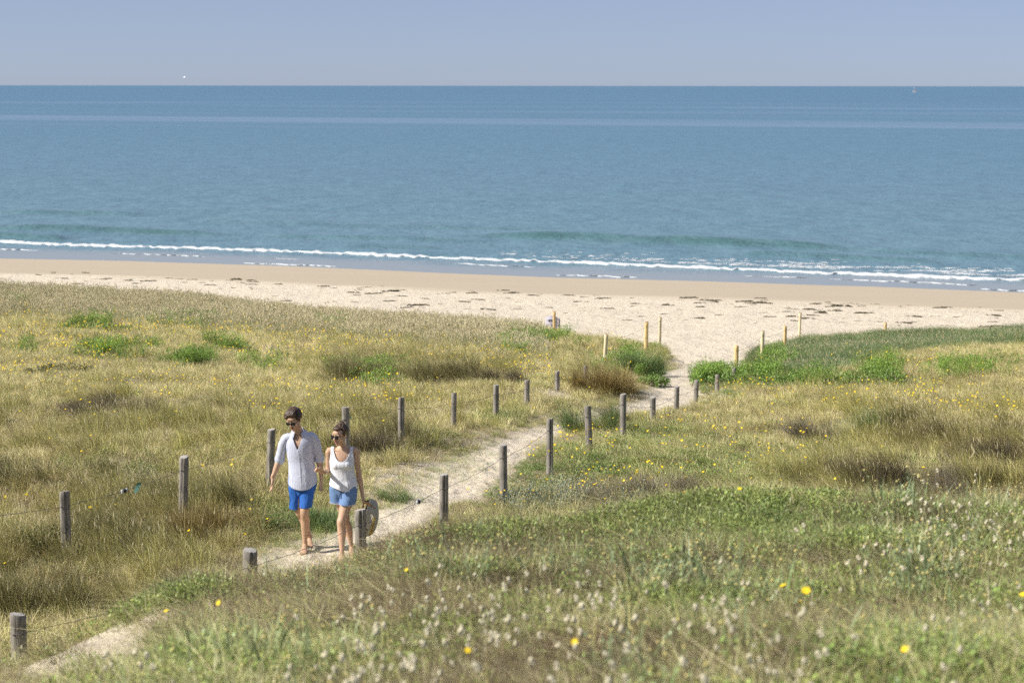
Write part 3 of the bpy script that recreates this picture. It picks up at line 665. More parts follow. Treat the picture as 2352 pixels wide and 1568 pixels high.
A_BARE = [(300, 1068, 70, 14, .8), (900, 1080, 90, 35, .45), (980, 1040, 70, 20, .3), (1562, 862, 40, 14, 1.2), (1010, 1000, 100, 22, .45), (1480, 1035, 60, 18, .8), (1290, 905, 40, 10, .9), (1180, 950, 90, 18, .6), (1700, 900, 60, 16, .6), (720, 812, 120, 12, .5), (300, 830, 100, 10, .4), (850, 930, 80, 12, .5), (1760, 830, 40, 12, .8),
          (2050, 905, 120, 10, .5), (2200, 920, 140, 12, .4), (620, 705, 500, 6, .3), (1150, 1010, 60, 12, .4), (800, 800, 150, 14, .4), (1060, 745, 60, 8, .5)]
rg = np.random.default_rng(3)
def candidates(n, d0, d1, p=1.0, hw=.335):
    t = rg.random(n); D = (d0**(2-p)+(d1**(2-p)-d0**(2-p))*t)**(1/(2-p)); X = rg.uniform(-1, 1, n)*(hw*D+1.2)
    return X, D
def mixcol(w, a, b): return a*(1-w[:, None])+b*w[:, None]
def mid_field():
    X, Y = candidates(105000, 11.5, 80, 1.25)
    H, pm, k, wd, ff = height(X, Y, True)
    fz = fore(X, Y)
    px, py = proj(X, Y, H); pj = px+(vnoise(X*.9, Y*.9, 301)-.5)*90; pk = py+(vnoise(X*.9, Y*.9, 303)-.5)*22
    nz = fbm(X*.5, Y*.5, 305, 3); nf = fbm(X*1.9, Y*1.9, 307, 2)
    gw = blob(pj, pk, A_GREEN); sw = blob(pj, pk, A_STEM); mw = blob(pj, pk, A_MARR); bw = blob(pj, pk, A_BARE)
    ok0 = (k < .3) & (px > -150); ok = (k < .55) & (pm < .5) & (px > -150) & (px < 2500)
    ed = edge_d(X)-Y                                    # metres behind the seaward edge
    left = X < 5.2
    bandw = np.where(left, sstep(15, 8, ed)*(px < 1250)+.0, sstep(13, 9, ed)*(X > 7))*(ed > -1)
    pd = path_d(X, Y)
    r = rg.random(len(X))
    # colour fields
    warm = np.clip(.5+(nz-.5)*1.8, 0, 1)
    tA = mixcol(warm, STRAW*.95, STRAW*1.08); tB = mixcol(np.clip(nf*1.4-.2, 0, 1), OLIVE, OLIVE*1.25+.02)
    tA = mixcol(gw*.5, tA, GREEN*1.5); tB = mixcol(gw*.8, tB, GREEN*.95)
    rb = np.where(left, 0., 1.)*bandw
    tA = mixcol(rb*.7, tA, BLUE*1.2+.03); tB = mixcol(rb*.9, tB, BLUE*.9)
    lb = np.where(left, 1., 0.)*bandw
    tA = mixcol(lb*.7, tA, PALE*.9); tB = mixcol(lb*.5, tB, OLIVE*1.3+.05)
    edge = np.where(left, sstep(1.6, .3, ed), 0)*(px < 1600)*.6; tA = mixcol(edge*.6, tA, OLIVE*1.6)
    dens = .85*np.clip(1.0-bw*1.15, 0, 1)*np.clip(sstep(.30, .50, nz*.6+nf*.4)*.9+.22, 0, 1)*np.where(sstep(-.35, .15, -pd) > 0, sstep(-.1, .5, -pd), 0)
    dens = np.maximum(dens, gw*.9*(pd < -.1))
    dens = dens*np.where(fz > H+.01, .45, 1)*np.where(ff, .5, 1)
    far = sstep(35, 60, Y)
    P = np.stack([X, Y, H-.01], 1)
    s = ok & (r < dens*(1-.25*mw)*(1-np.where(left, .6, .92)*bandw)) & (gw < .55+.3*rg.random(len(X)))
    scl = (rg.uniform(.6, 1.15, len(X)))*(1+.35*far)*np.where(pd > -.7, .6, 1)
    scatter('dune_grass', 'short', P[s], scl[s], tA[s], tB[s], label='short straw and olive grass covering the dunes')
    r2 = rg.random(len(X)); s = ok & (r2 < .5*np.clip(dens+.15*(pd < .1), 0, 1)) & (pd < .1)
    scatter('dry_litter', 'litter', P[s], scl[s]*.9, mixcol(nf[s]*.5, STRAW*1.1+0*tA[s], PALE), mixcol(nf[s], BROWN+0*tA[s], STRAW), label='dry straw litter lying between the grass')
    s = ok0 & (pd > -.2) & (pd < .75) & (px < 1150) & (rg.random(len(X)) < .34*(nf > .42)) & (X < np.interp(Y, [20, 24, 29], [-3.4, -1.9, .3])+.9)
    scatter('path_edge_grass', 'litter', P[s], rg.uniform(.4, .8, s.sum()), STRAW*.9+0*tA[s], GREEN*1.5+0*tA[s], label='sparse thin grass creeping over the sandy left edge of the path')
    s = ok & (rg.random(len(X)) < (gw*1.1+.05+.12*(nz > .6))*(1-mw*.6)*.75) & (pd < -.05) & (bw < .6)
    scatter('green_herbs', 'herb', P[s], scl[s]*rg.uniform(.7, 1.2, s.sum()), mixcol(gw[s], OLIVE*1.2+0*tA[s], GREEN), mixcol(gw[s], GREEN+0*tA[s], GREEN*1.3), label='low green herbs growing beside the path')
    cl = sstep(.46, .62, fbm(X*.75, Y*.75, 641, 2)); s = ok & (bw < .8) & (rg.random(len(X)) < (mw**1.3*(.05+.42*cl)+.008+.25*edge)*(1-.5*bandw)) & (pd < -.35) & (gw < .6)
    dk = rg.random(s.sum())*.55*sstep(.2, .8, mw[s]); A = mixcol(dk, OLIVE*1.55+0*tA[s], BROWN*1.25); B = mixcol(dk, OLIVE*1.0+0*tA[s], BROWN*1.1); gg = rg.random(s.sum())*.75; A = mixcol(gg, A, STRAW*.85)
    scatter('marram_grass', 'marram', P[s], rg.uniform(.42, .88, s.sum()), A, B, label='tall marram grass leaning left in the wind')
    s = ok & (~left) & (rg.random(len(X)) < bandw*1.6)
    scatter('blue_green_grass', 'bandg', P[s], rg.uniform(.65, 1.05, s.sum()), mixcol(nf[s], BLUE*1.25+.01+0*tA[s], OLIVE*1.0), mixcol(nz[s], BLUE*.8+0*tA[s], GREEN*.95), label='blue green marram on the crest of the right dune')
    s = ok & left & (rg.random(len(X)) < bandw*.8) & (bw < .8)
    A = mixcol(nz[s]*.7, PALE*1.1+0*tA[s], STRAW*1.05); B = mixcol(nf[s], OLIVE*.95+0*tA[s], BLUE*1.3)
    scatter('crest_grass', 'band', P[s], rg.uniform(.55, 1.05, s.sum()), A, B, label='grass with pale seed heads along the seaward dune crests')
    s = ok & (rg.random(len(X)) < sw*1.0*sstep(.35, .6, nf+sw*.35)*np.clip(60/Y, .4, 1)) & (pd < .0)
    scatter('leafy_weeds', 'stem', P[s], rg.uniform(.55, 1.05, s.sum())*(1+.2*far[s]), BRIGHT+0*tA[s]+.10*rg.random((s.sum(), 1))*np.array([[1, .9, .1]]), GREEN*1.15+0*tA[s], label='bright green leafy weeds in patches on the dunes')
    s = ok & (rg.random(len(X)) < .035+.05*(nf > .6)+.05*mw) & (pd < -.1)
    scatter('dead_twigs', 'twig', P[s], rg.uniform(.6, 1.1, s.sum()), BROWN+0*tA[s]+.08, BROWN*.8+0*tA[s], label='dead brown twiggy stems among the grass')
    ev = blob(px, py, [(1300, 1148, 70, 22, 1), (1200, 1160, 60, 15, .8), (1420, 1160, 60, 15, .6)]); s = ok & (rg.random(len(X)) < ev)
    scatter('grey_everlasting', 'ever', P[s], rg.uniform(.8, 1.3, s.sum()), np.array([.36, .38, .27])+0*tA[s], np.array([.22, .26, .17])+0*tA[s], label='grey green everlasting flowers behind the near dune')
mid_field()
def in_sight(P):
    ok = np.ones(len(P), bool)
    for f in np.linspace(.25, .93, 26):
        x, y = P[:, 0]*f, P[:, 1]*f; z = CZ+(P[:, 2]-CZ)*f; ok &= fore(x, y)+.12 < z
    return ok
F_YEL = [(150, 780, 220, 60, .8), (330, 745, 120, 20, 1), (560, 770, 200, 30, .8), (700, 790, 200, 25, 1.2), (60, 850, 100, 30, .9), (400, 880, 300, 30, .5), (760, 900, 80, 30, .8), (900, 905, 120, 25, .9), (1100, 800, 160, 25, 1.0), (1200, 850, 100, 30, 1.0), (1050, 770, 150, 15, .8),
         (1300, 1050, 160, 60, 1.6), (1480, 1080, 200, 50, 1.5), (1700, 1020, 200, 50, 1.1), (1820, 890, 160, 16, 1.3), (2100, 915, 200, 25, 1.0), (2280, 930, 100, 25, 1.0), (1180, 1130, 60, 40, 1.1), (1450, 980, 80, 25, .6), (620, 940, 80, 20, 1.), (660, 1160, 60, 60, .35), (120, 1320, 80, 60, .25), (430, 1330, 80, 40, .45), (700, 1090, 200, 60, .15), (260, 960, 300, 40, .12), (1850, 1090, 200, 30, .25), (500, 1240, 80, 60, .15), (900, 1120, 60, 40, .2), (850, 960, 60, 40, .3), (2100, 830, 250, 20, .25)]
def flowers():
    X, Y = candidates(26000, 13, 72, 1.15)
    H, pm, k, wd, ff = height(X, Y, True); px, py = proj(X, Y, H+.2)
    cl = fbm(X*1.3, Y*1.3, 333, 2)
    d = blob(px, py, F_YEL)*np.clip((cl-.3)*3, .05, 1)+.010
    s = (k < .3) & (pm < .2) & (path_d(X, Y) < -.1) & (rg.random(len(X)) < d*.62) & (px > -60) & (px < 2420) & ~ff & (fore(X, Y) < H-.1)
    P = np.stack([X, Y, H], 1)[s]; P = P[np.argsort(P[:, 1])]
    vis = in_sight(P+np.array([0, 0, .25])); P = np.vstack([P[vis], P[~vis]]); print('in sight', vis.sum())
    print('flower sprigs', len(P))
    near = P[:290]; rest = P[290:]
    tg = np.tile(GREEN, (len(rest), 1))
    scatter('yellow_flowers', 'flower', rest, np.random.default_rng(1).uniform(.75, 1.15, len(rest))*(1+.15*sstep(30, 60, rest[:, 1])), tg, tg*1.3, label='small yellow flowers dotted over the dunes')
    return near
NEAR_FLOWERS = flowers()
NH = 260
def near_field():
    n = 32000; X, Y = candidates(n, 3.0, 12.2, .75, .34)
    H, pm, k, wd, ff = height(X, Y, True); px, py = proj(X, Y, H); py = np.minimum(py-40, 1555)
    nz = fbm(X*.9, Y*.9, 405, 3); nf = fbm(X*2.6, Y*2.6, 407, 2); nb = fbm(X*1.4+9, Y*1.4, 409, 2)
    P = np.stack([X, Y, H-.01], 1); nf0 = fbm(X*3.5, Y*3.5, 417, 2)
    sandy = 2.0*blob(px, py, [(270, 1445, 110, 60, 1.2), (130, 1520, 130, 40, 1.0), (400, 1390, 60, 30, .6), (320, 1500, 90, 30, .5)])*(.15+1.6*nf0)
    brown = blob(px, py, [(980, 1410, 160, 40, 1), (540, 1400, 120, 40, .6), (1250, 1330, 100, 35, .5), (1000, 1330, 140, 30, .5), (1900, 1420, 160, 30, .5), (700, 1300, 120, 25, .3), (1650, 1290, 80, 25, .4)])
    green = blob(px, py, [(1750, 1190, 350, 60, 1), (1500, 1210, 160, 50, .9), (2200, 1180, 200, 50, .7), (750, 1470, 120, 40, .8), (500, 1500, 140, 50, .6), (1650, 1400, 140, 60, .5), (2100, 1500, 200, 50, .5), (1300, 1250, 100, 40, .5), (450, 1340, 120, 30, .7), (250, 1380, 100, 25, .6)])
    hare = blob(px, py, [(1350, 1480, 380, 60, 1), (2230, 1330, 170, 110, .55), (1000, 1530, 300, 40, .9), (1900, 1540, 300, 50, .5), (1700, 1450, 200, 50, .3), (300, 1560, 200, 30, .3)])
    ever = blob(px, py, [(1450, 1330, 300, 60, .9), (2200, 1300, 170, 90, 1), (950, 1290, 200, 50, .9), (700, 1480, 250, 60, .7), (1600, 1260, 150, 40, .6), (1850, 1220, 100, 30, .5), (2100, 1140, 200, 20, .8), (1700, 1490, 500, 60, .6), (400, 1500, 150, 50, .7)])
    vis = (Y < 11.8)
    r = rg.random(n); dens = (1-np.clip(sandy*1.1, 0, 1))
    A = mixcol(np.clip(nf*1.2, 0, 1), STRAW*.8+0*P, PALE*.85); B = mixcol(green, OLIVE+0*P, GREEN*1.15)
    A = mixcol(green*.65, A, GREEN*1.9)
    A = mixcol(brown*.7, A, BROWN*1.3); B = mixcol(brown*.8, B, BROWN*.8)
    pat = sstep(.34, .58, nz*.5+nb*.5)
    s = vis & (r < (.07+.30*pat)*dens)
    scatter('near_dune_grass', 'short', P[s], rg.uniform(.4, .85, s.sum()), A[s], B[s], label='short mixed grass on the near dune')
    s = vis & (rg.random(n) < (.06+.16*pat)*dens)
    scatter('near_dry_litter', 'litter', P[s], rg.uniform(.4, .8, s.sum()), mixcol(nf[s], STRAW+0*A[s], PALE), OLIVE*.9+0*A[s], label='dry litter and old stems on the near dune')
    s = vis & (rg.random(n) < (green*.85+.42*(nb > .46)+.10)*dens)
    scatter('near_green_herbs', 'herb', P[s], rg.uniform(.35, .8, s.sum()), mixcol(nz[s], GREEN*1.15+0*A[s], GREEN*1.7), mixcol(nf[s], GREEN*.9+0*A[s], OLIVE*1.4), label='low green herbs on the near dune')
    s = vis & (rg.random(n) < ever*.08*np.clip((nf-.25)*2.6, 0, 1)*dens)
    scatter('near_everlasting', 'ever', P[s], rg.uniform(.6, 1.0, s.sum()), np.array([.33, .39, .20])+0*A[s], np.array([.21, .29, .12])+0*A[s], label='pale green everlasting stems with yellowish heads on the near dune')
    s = vis & (rg.random(n) < (.08+brown*.55+.30*(nb < .42))*dens)
    scatter('near_dead_twigs', 'twig', P[s], rg.uniform(.4, .8, s.sum()), BROWN*.8+0*A[s], BROWN*.55+0*A[s], label='dead brown twigs on the near dune')
    s = vis & (rg.random(n) < hare*.13*np.clip((nf-.3)*3, .05, 1)*dens)
    Hh = P[s]; ordr = np.argsort(Hh[:, 1]); Hh = Hh[ordr]
    inview = (px[s][ordr] > -10) & (px[s][ordr] < 2362) & (Hh[:, 1] > 4.3)
    Hh = np.vstack([Hh[inview], Hh[~inview]])
    print('hare tufts', len(Hh))
    scatter('hares_tail_grass', 'hare', Hh[NH:], rg.uniform(.7, 1.1, max(0, len(Hh)-NH)), PALE+0*Hh[NH:], STRAW+0*Hh[NH:], label='cream hare tail seed heads on the near dune')
    return Hh[:NH]
HARES = near_field()
for i, p in enumerate(HARES):
    link('hares_tail_tuft', PROTO['hare_o'][i % 4] if 'hare_o' in PROTO else None) if False else None
M_STEMG = veg_mat('green_stem', (.14, .20, .06), (.24, .26, .10)); M_STEMS = veg_mat('straw_stem', tuple(PALE), tuple(STRAW))
def obj_variant(fn, mats, k):
    ms = []
    for i in range(k):
        me = fn(i)
        for q_, m in enumerate(mats): me.materials[q_] = m
        ms.append(me)
    return ms
HV = obj_variant(P_hare, [M_STEMS, M_CREAM], 6); FV = obj_variant(lambda i: P_flower(0), [M_STEMG, M_YEL], 9)
for i, p in enumerate(HARES):
    o = link('hares_tail_tuft', HV[i % 6], loc=tuple(p), rot=(0, 0, rg.uniform(-1, 1)), label='small tuft of cream hare tail seed heads on the near dune', cat='grass tuft', group='hare tail tufts on the near dune')
    s_ = rg.uniform(.75, 1.15); o.scale = (s_,)*3
for i, p in enumerate(NEAR_FLOWERS):
    o = link('yellow_flower', FV[i % 9], loc=tuple(p), rot=(0, 0, rg.uniform(-1, 1)), label='small yellow flower growing in the grass beside the path', cat='flower', group='yellow flowers near the path')
    s_ = rg.uniform(.8, 1.2); o.scale = (s_,)*3
BIGF = [(1850, 1402, .021, 'largest yellow bloom on the near dune, right of centre'), (1797, 1390, .017, 'yellow bloom just left of the largest one on the near dune'), (1698, 1140, .014, 'yellow bloom on the green crest of the near dune'), (2075, 1596-28, .013, 'yellow bloom low down near the bottom right of the near dune'),
        (1320, 1542, .014, 'yellow bloom at the bottom edge among cream seed heads'), (1075, 1560, .013, 'yellow bloom at the bottom edge left of centre'), (2345, 1412, .015, 'yellow bloom at the right edge of the near dune'), (505, 1420, .015, 'yellow bloom right of the bare sand scrape'), (1835, 1412+18, .010, 'small orange yellow bloom below the pair of large ones'), (385, 1436, .013, 'pale yellow bloom above the bare sand scrape'), (935, 1345, .012, 'single yellow bloom in the middle of the near dune')]
for (a, b, r_, lb) in BIGF:
    gx, gy, gz = ground_at(a, b+45); e = link('yellow_bloom', None, loc=(gx, gy, gz), label=lb, cat='flower', group='large yellow blooms on the near dune')
    hgt = .16; v = VB(); v.grass(1, .001, (hgt, hgt), .004, lean=(0, 0), spread=0, rng=g, droop=0, taper=.2); link('stem', v.mesh('stem', [M_STEMG]), e)
    v = VB(); v.bloom([(0, 0, hgt)], r_, 0, g, 10); link('petals', v.mesh('petals', [M_YEL]), e)

# ------------------------------------------------------------------ single plants one can tell apart
M_TB = veg_mat('dark_brown_tussock', (.11, .09, .052), (.25, .20, .115)); M_TG = veg_mat('golden_tussock', (.22, .17, .06), (.42, .31, .12)); M_TO = veg_mat('olive_tussock', (.15, .15, .052), (.38, .32, .15))
M_TD = veg_mat('dark_green_tussock', (.10, .19, .065), (.28, .34, .12)); M_TP = veg_mat('grey_straw_tussock', (.40, .35, .24), (.24, .20, .14)); M_BU = veg_mat('bright_bush_leaves', (.12, .24, .05), (.27, .36, .09)); M_BD = veg_mat('dull_bush_leaves', (.14, .18, .06), (.22, .17, .08))
def tussock(px, py, rad, h, mt, label, n=900, lean=-.5, flat=1.0, spread=.55):
    gx, gy, gz = ground_at(px, py); v = VB(); n = int(n*1.7); h *= 1.12
    nc_ = 6; cx = g.normal(0, rad*.55, nc_); cy = g.normal(0, rad*.38, nc_); wq = g.dirichlet(np.ones(nc_)*2.2)
    for q in range(nc_):
        nn = max(20, int(n*wq[q])); bs = np.stack([cx[q]+g.normal(0, rad*.17, nn), cy[q]+g.normal(0, rad*.17, nn)], 1); hq = h*g.uniform(.6, 1.08)
        v.grass(nn, rad*.4, (hq*.45, hq), .006, lean=(lean+g.normal(0, .12), -.03), spread=spread*.8, rng=g, seg=4, droop=.42, jitter=.06, base=bs)
    v.grass(n//3, rad*1.1, (h*.3, h*.7), .0055, lean=(lean*.5, 0), spread=1.3, rng=g, seg=4, droop=.5)
    o = link('marram_tussock', v.mesh('tussock', [mt]), loc=(gx, gy, gz-.02), label=label, cat='grass tussock'); o.scale = (1, flat, 1); return o
T = [(250, 955, .95, .55, M_TB, 'wide dark brown windblown grass tussock in the left field', 2200, -.8), (590, 945, .9, .35, M_TB, 'low flat brown tussock right of the widest dark one, above the man', 1400, -.9),
     (870, 870, 1.1, .85, M_TO, 'largest brown green tussock clump behind the left fence', 2400, -.45), (800, 868, .6, .7, M_TO, 'tussock at the left end of the clump behind the fence', 900, -.5), (1010, 876, .75, .8, M_TO, 'second rounded tussock right of the largest clump', 1600, -.4), (1135, 882, .55, .65, M_TB, 'small brown tussock just above the grey posts, left of the golden one', 1100, -.5),
     (1385, 905, .42, 1.0, M_TG, 'tall golden brown tussock beside the path bend', 1500, -.15), (1432, 900, .28, .8, M_TG, 'darker golden tussock touching the tall golden one', 900, -.2), (1478, 862, .42, .9, M_TD, 'dark green spiky tussock behind the golden tussock', 1800, -.05),
     (1345, 985, .35, .75, M_TD, 'thin green tussock left of the path fence post', 420, -.5), (1395, 975, .4, .6, M_TO, 'low tussock between two right fence posts', 450, -.6),
     (850, 1040, .6, .6, M_TB, 'brown tussock to the right of the woman', 1100, -.45), (955, 1020, .7, .7, M_TO, 'olive tussock leaning at the left path edge', 1100, -.6), (930, 1150, .22, .25, M_TD, 'small dark green clump on the sand under the wire gadget', 260, -.4),
     (720, 1215, .5, .42, M_TD, 'green drooping clump at the path edge behind the couple', 900, -.2), (400, 1160, .8, .75, M_TO, 'large olive tussock left of the middle left post', 1500, -.6), (480, 1230, .6, .65, M_TG, 'yellowish tussock to the right of the middle left post', 900, -.3), (250, 1250, .7, .7, M_TO, 'dense tussock between the two nearest left posts', 1200, -.4),
     (60, 1400, .7, .7, M_TO, 'dark shaded tussock above the bottom left post', 1200, -.3), (90, 1100, .8, .65, M_TO, 'tussock at the left edge above the leftmost standing post', 1300, -.5),
     (2030, 1000, .55, .7, M_TD, 'greenish tussock leaning left in the right field', 1000, -.7), (2120, 985, .5, .7, M_TO, 'narrow tussock next to the greenish leaning one', 800, -.7), (2230, 1010, 1.0, .55, M_TB, 'wide dark brown tussock near the right edge', 2000, -.8), (2335, 1065, .8, .75, M_TB, 'dark tussock cut by the right picture edge', 1400, -.6),
     (1985, 1120, .8, .7, M_TB, 'greyish brown tussock just behind the near dune crest at right', 1500, -.6), (2100, 1130, .7, .6, M_TP, 'straw grey tussock behind the crest at right', 1000, -.6), (1470, 1150, .7, .55, M_TP, 'dry grey tussock behind the crest right of the everlasting patch', 1300, -.5), (1900, 1010, .6, .6, M_TP, 'pale dry tussock in the right field left of the greenish one', 700, -.6), (2280, 1120, .6, .6, M_TO, 'olive tussock right behind the near dune at far right', 900, -.6)]
for a in T: tussock(*a)
def bush(px, py, rad, h, mt, label, n=70, flat=.7):
    if py < 850 and px < 700: rad *= .75; h *= .85; n = int(n*.8)
    gx, gy, gz = ground_at(px, py); root = link('leafy_bush', None, loc=(gx, gy, gz-.01), label=label, cat='bush')
    v = VB(); a = g.uniform(0, 6.283, n); r = rad*np.sqrt(g.random(n)); h = h*.74; hh = h*(1-.55*(r/rad)**2)*g.uniform(.75, 1.1, n); x, y = r*np.cos(a), r*np.sin(a)*flat
    v.grass(n, rad, (h*.6, h*.9), .010, lean=(-.05, 0), spread=.25, rng=g, base=np.stack([x, y], 1), droop=.1); link('stems', v.mesh('stems', [M_BD]), root)
    t = g.uniform(.3, 1.03, (n, 34)); lx = (x[:, None]*(1+.25*t)-.05*t*h); ly = (y[:, None]*(1+.25*t)); P = np.stack([lx, ly, hh[:, None]*t], 2).reshape(-1, 3)+g.normal(0, .022, (n*34, 3))
    v = VB(); v.leaves(P, .045, g, up=.4); link('foliage', v.mesh('foliage', [mt]), root); return root
B = [(1500, 886, .36, .34, M_BU, 'small round bright green bush on the sand at the path bend'), (1650, 884, .62, .42, M_BU, 'bright green bush at the right side of the path, behind the short posts'), (1745, 884, .75, .55, M_BU, 'bright green bush around the foot of the nearest yellow post'), (1840, 890, .9, .45, M_BU, 'wide bright green plant clump right of the nearest yellow post', 90),
     (2010, 888, .8, .6, M_BU, 'tall bright green clump standing alone in the right field', 110), (1930, 888, .6, .35, M_BU, 'lower green clump left of the tall one in the right field', 50), (1420, 850, .6, .6, M_BU, 'green bush behind the golden tussock', 80), (235, 762, 1.1, .5, M_BU, 'bright green plant clump in the far left field', 90), (165, 760, .8, .4, M_BU, 'smaller green clump left of the bright one in the far left field', 60),
     (425, 836, .8, .4, M_BU, 'green plant clump in the middle of the left field', 70), (525, 812, .8, .45, M_BU, 'upright green clump right of centre in the left field', 60), (245, 822, 1.2, .35, M_BU, 'broad low green patch in the left field', 80), (145, 862, .75, .35, M_BD, 'dull brownish bush in the left field'), (100, 1275, .35, .5, M_BD, 'pale leafy plant beside the leftmost standing post', 40), (865, 868, .5, .5, M_BU, 'green leafy sprays inside the largest tussock clump', 26)]
for a in B: bush(*a)

# ------------------------------------------------------------------ fence posts and wires
def wood_b(A, B, dark, streak=1.0):
    def b(nt, N, L, out):
        c = objco(N); n = noise(N, L, mapping(N, L, c, (38, 38, 2.2)), 1.0, 5, .65); n2 = noise(N, L, mapping(N, L, c, (6, 6, 3)), 1.0, 4); n3 = noise(N, L, mapping(N, L, c, (95, 95, 3)), 1.0, 3)
        k = mixc(N, L, ramp(N, L, n, [(.3, 0), (.7, 1)]), A, B); k = mixc(N, L, math_(N, L, 'MULTIPLY', ramp(N, L, n2, [(.48, 0), (.7, 1)]), .7*streak), k, dark)
        k = mixc(N, L, math_(N, L, 'MULTIPLY', ramp(N, L, n3, [(.56, 0), (.66, 1)]), .55*streak), k, dark)
        principled(N, L, out, k, .85, .2, bump(N, L, math_(N, L, 'ADD', n, n3), .8, .006))
    return b
M_GREY = mat('weathered_grey_wood', wood_b((.22, .20, .17), (.40, .365, .32), (.075, .065, .055)))
M_YELW = mat('fresh_yellow_wood', wood_b((.72, .49, .19), (.88, .68, .34), (.30, .17, .07), .5))
M_PALEW = mat('pale_stripped_wood', wood_b((.74, .60, .36), (.88, .78, .54), (.34, .22, .12), .5))
M_ENDG = plain('grey_end_grain', (.42, .39, .35), .9, .1, .35, 60); M_ENDY = plain('dark_top_end_grain', (.30, .17, .08), .9, .1, .35, 60)
M_WIRE = plain('rusty_grey_wire', (.17, .155, .145), .6, .5, .3, 40, metal=.3); M_NAIL = plain('rusty_nail', (.07, .05, .04), .6, .4)
def post(px, py, D, dia, h, label, kind='grey', lean=(0, 0), crack=0.0, seed=0):
    u, v, s = ray(px, py); t = D/v; X, Y, Zt = u*t, D, CZ+s*t
    gz = float(height(np.array([X]), np.array([Y]))[0]); H = max(h, Zt-gz)+.25; base = Zt-H
    rr = np.random.default_rng(seed+5); n = 28; m = 16; r0 = dia/2; V = []; zs = np.linspace(0, H, m)
    gro = 1+.12*np.array([vnoise(np.array([k*1.1]), np.array([seed*3.]), 7)[0]-.5 for k in range(n)])+.03*rr.normal(0, 1, n)
    ck = int(n*.60)                                 # crack facing the camera
    for j, z in enumerate(zs):
        for i in range(n):
            a = 2*math.pi*i/n; q = r0*gro[i]*(1+.06*(vnoise(np.array([i*.5+z*2]), np.array([z*3+seed]), 9)[0]-.5))*(1+.05*(1-z/H))
            if crack and i == (n*3//4+int(crack)) and z > H*.25: q *= .72
            V.append((q*math.cos(a)+lean[0]*(z-H), q*math.sin(a)+lean[1]*(z-H), z))
    tl = rr.uniform(-.22, .22, 2); V[-n:] = [(x, y, z+tl[0]*x+tl[1]*y-.004*(rr.random() < .25)) for x, y, z in V[-n:]]
    k = len(V)
    for sc_, dz in ((.90, .006),): V += [(x*sc_+0, y*sc_, z+dz) for (x, y, z) in V[-n:]]
    F = grid_wrap(m+1, n); top = list(range(k, k+n))
    me = mesh_np('post', V, F4=F, mats=[M_GREY if kind == 'grey' else (M_YELW if kind == 'yellow' else M_PALEW)])
    e = link('wooden_post', None, loc=(X, Y, base), label=label, cat='fence post', group='grey posts along the path' if kind == 'grey' else 'new yellow posts at the beach entrance')
    link('shaft', me, e)
    bm = MB(); ctr = np.mean([V[i] for i in top], 0)+np.array([0, 0, .003]); bm.add([V[i] for i in top]+[tuple(ctr)], [(i, (i+1) % n, n) for i in range(n)])
    link('top_end', bm.mesh('top_end', [M_ENDG if kind == 'grey' else M_ENDY], False), e)
    za = H-(.17 if kind == 'grey' else .12); att = Vector((X-r0*.35+lean[0]*(za-H), Y-r0*.93, base+za))
    nb = MB(); nb.tube([(-r0*.35, -r0*.8, za, .006, .006), (-r0*.4, -r0*1.16, za, .006, .006)], 6, 1, (0, 0, 1)); link('nail', nb.mesh('nail', [M_NAIL]), e)
    if kind == 'grey':                               # wire wrapped round the post at the nail
        wb = MB(); wb.tube([(r0*1.07*math.cos(a)+lean[0]*(za-H), r0*1.07*math.sin(a), za+.004*math.sin(3*a), .0022, .0022) for a in np.linspace(0, 6.283, 17)], 4, 1, (0, 0, 1), caps=False); link('wire_loop', wb.mesh('wire_loop', [M_WIRE]), e)
    return att
def grid_wrap(nr, nc):
    a = []
    for j in range(nr-1):
        for i in range(nc): a.append((j*nc+i, j*nc+(i+1) % nc, (j+1)*nc+(i+1) % nc, (j+1)*nc+i))
    return np.array(a)
def wire(pts, label, sag=.035, r=.0032, name='fence_wire'):
    P = []; 
    for a, b in zip(pts[:-1], pts[1:]):
        L = (b-a).length; n = max(6, int(L*9))
        for i in range(n):
            t = i/n; p = a.lerp(b, t); p.z -= sag*L*.5*4*t*(1-t); p.z += random.gauss(0, .004); p.x += random.gauss(0, .003); P.append((p.x, p.y, p.z, r, r))
    P.append((*pts[-1], r, r)); m = MB(); m.tube(P, 5, 1, (0, 0, 1), caps=False); return link(name, m.mesh(name, [M_WIRE]), label=label, cat='fence wire')
RP = [(42, 1412, 15.1, .138, .95, 'grey post at the bottom left corner behind the near dune', (0, 0), 0), (575, 1264, 17.3, .145, .95, 'stubby grey post showing only its top, below and left of the couple', (0, 0), 2),
      (828, 1171, 19.0, .125, .98, 'cracked grey post standing right in front of the straw basket', (0.0, 0), 1), (1020, 1090, 21.0, .11, .95, 'grey post with a split top, next along the wire from the basket post', (.01, 0), 1),
      (1156, 1022, 23.1, .105, .95, 'tall grey post at the left edge of the green flowery slope', (-.01, 0), 0), (1263, 962, 25.2, .103, .95, 'grey post beside the path narrowing, middle of the right fence', (0, 0), 1), (1350, 932, 27.3, .105, .95, 'thick leaning grey post in front of the green grass tuft', (-.04, 0), 0),
      (1432, 905, 29.4, .105, .95, 'grey post right of the thick leaning one, sand behind its top', (0, 0), 0), (1500, 912, 31.4, .10, .6, 'short grey post alone against the sandy path', (0, 0), 0), (1555, 887, 33.5, .097, .9, 'grey post with a yellowish chipped top beside the path', (.02, 0), 0),
      (1600, 873, 35.5, .10, .75, 'grey post in front of the left end of the bright green bushes', (.02, 0), 0), (1648, 860, 37.6, .095, .6, 'short grey post half hidden by green bushes', (0, 0), 0), (1686, 845, 39.7, .095, .75, 'last grey post touching the foot of the nearest yellow post', (.02, 0), 0)]
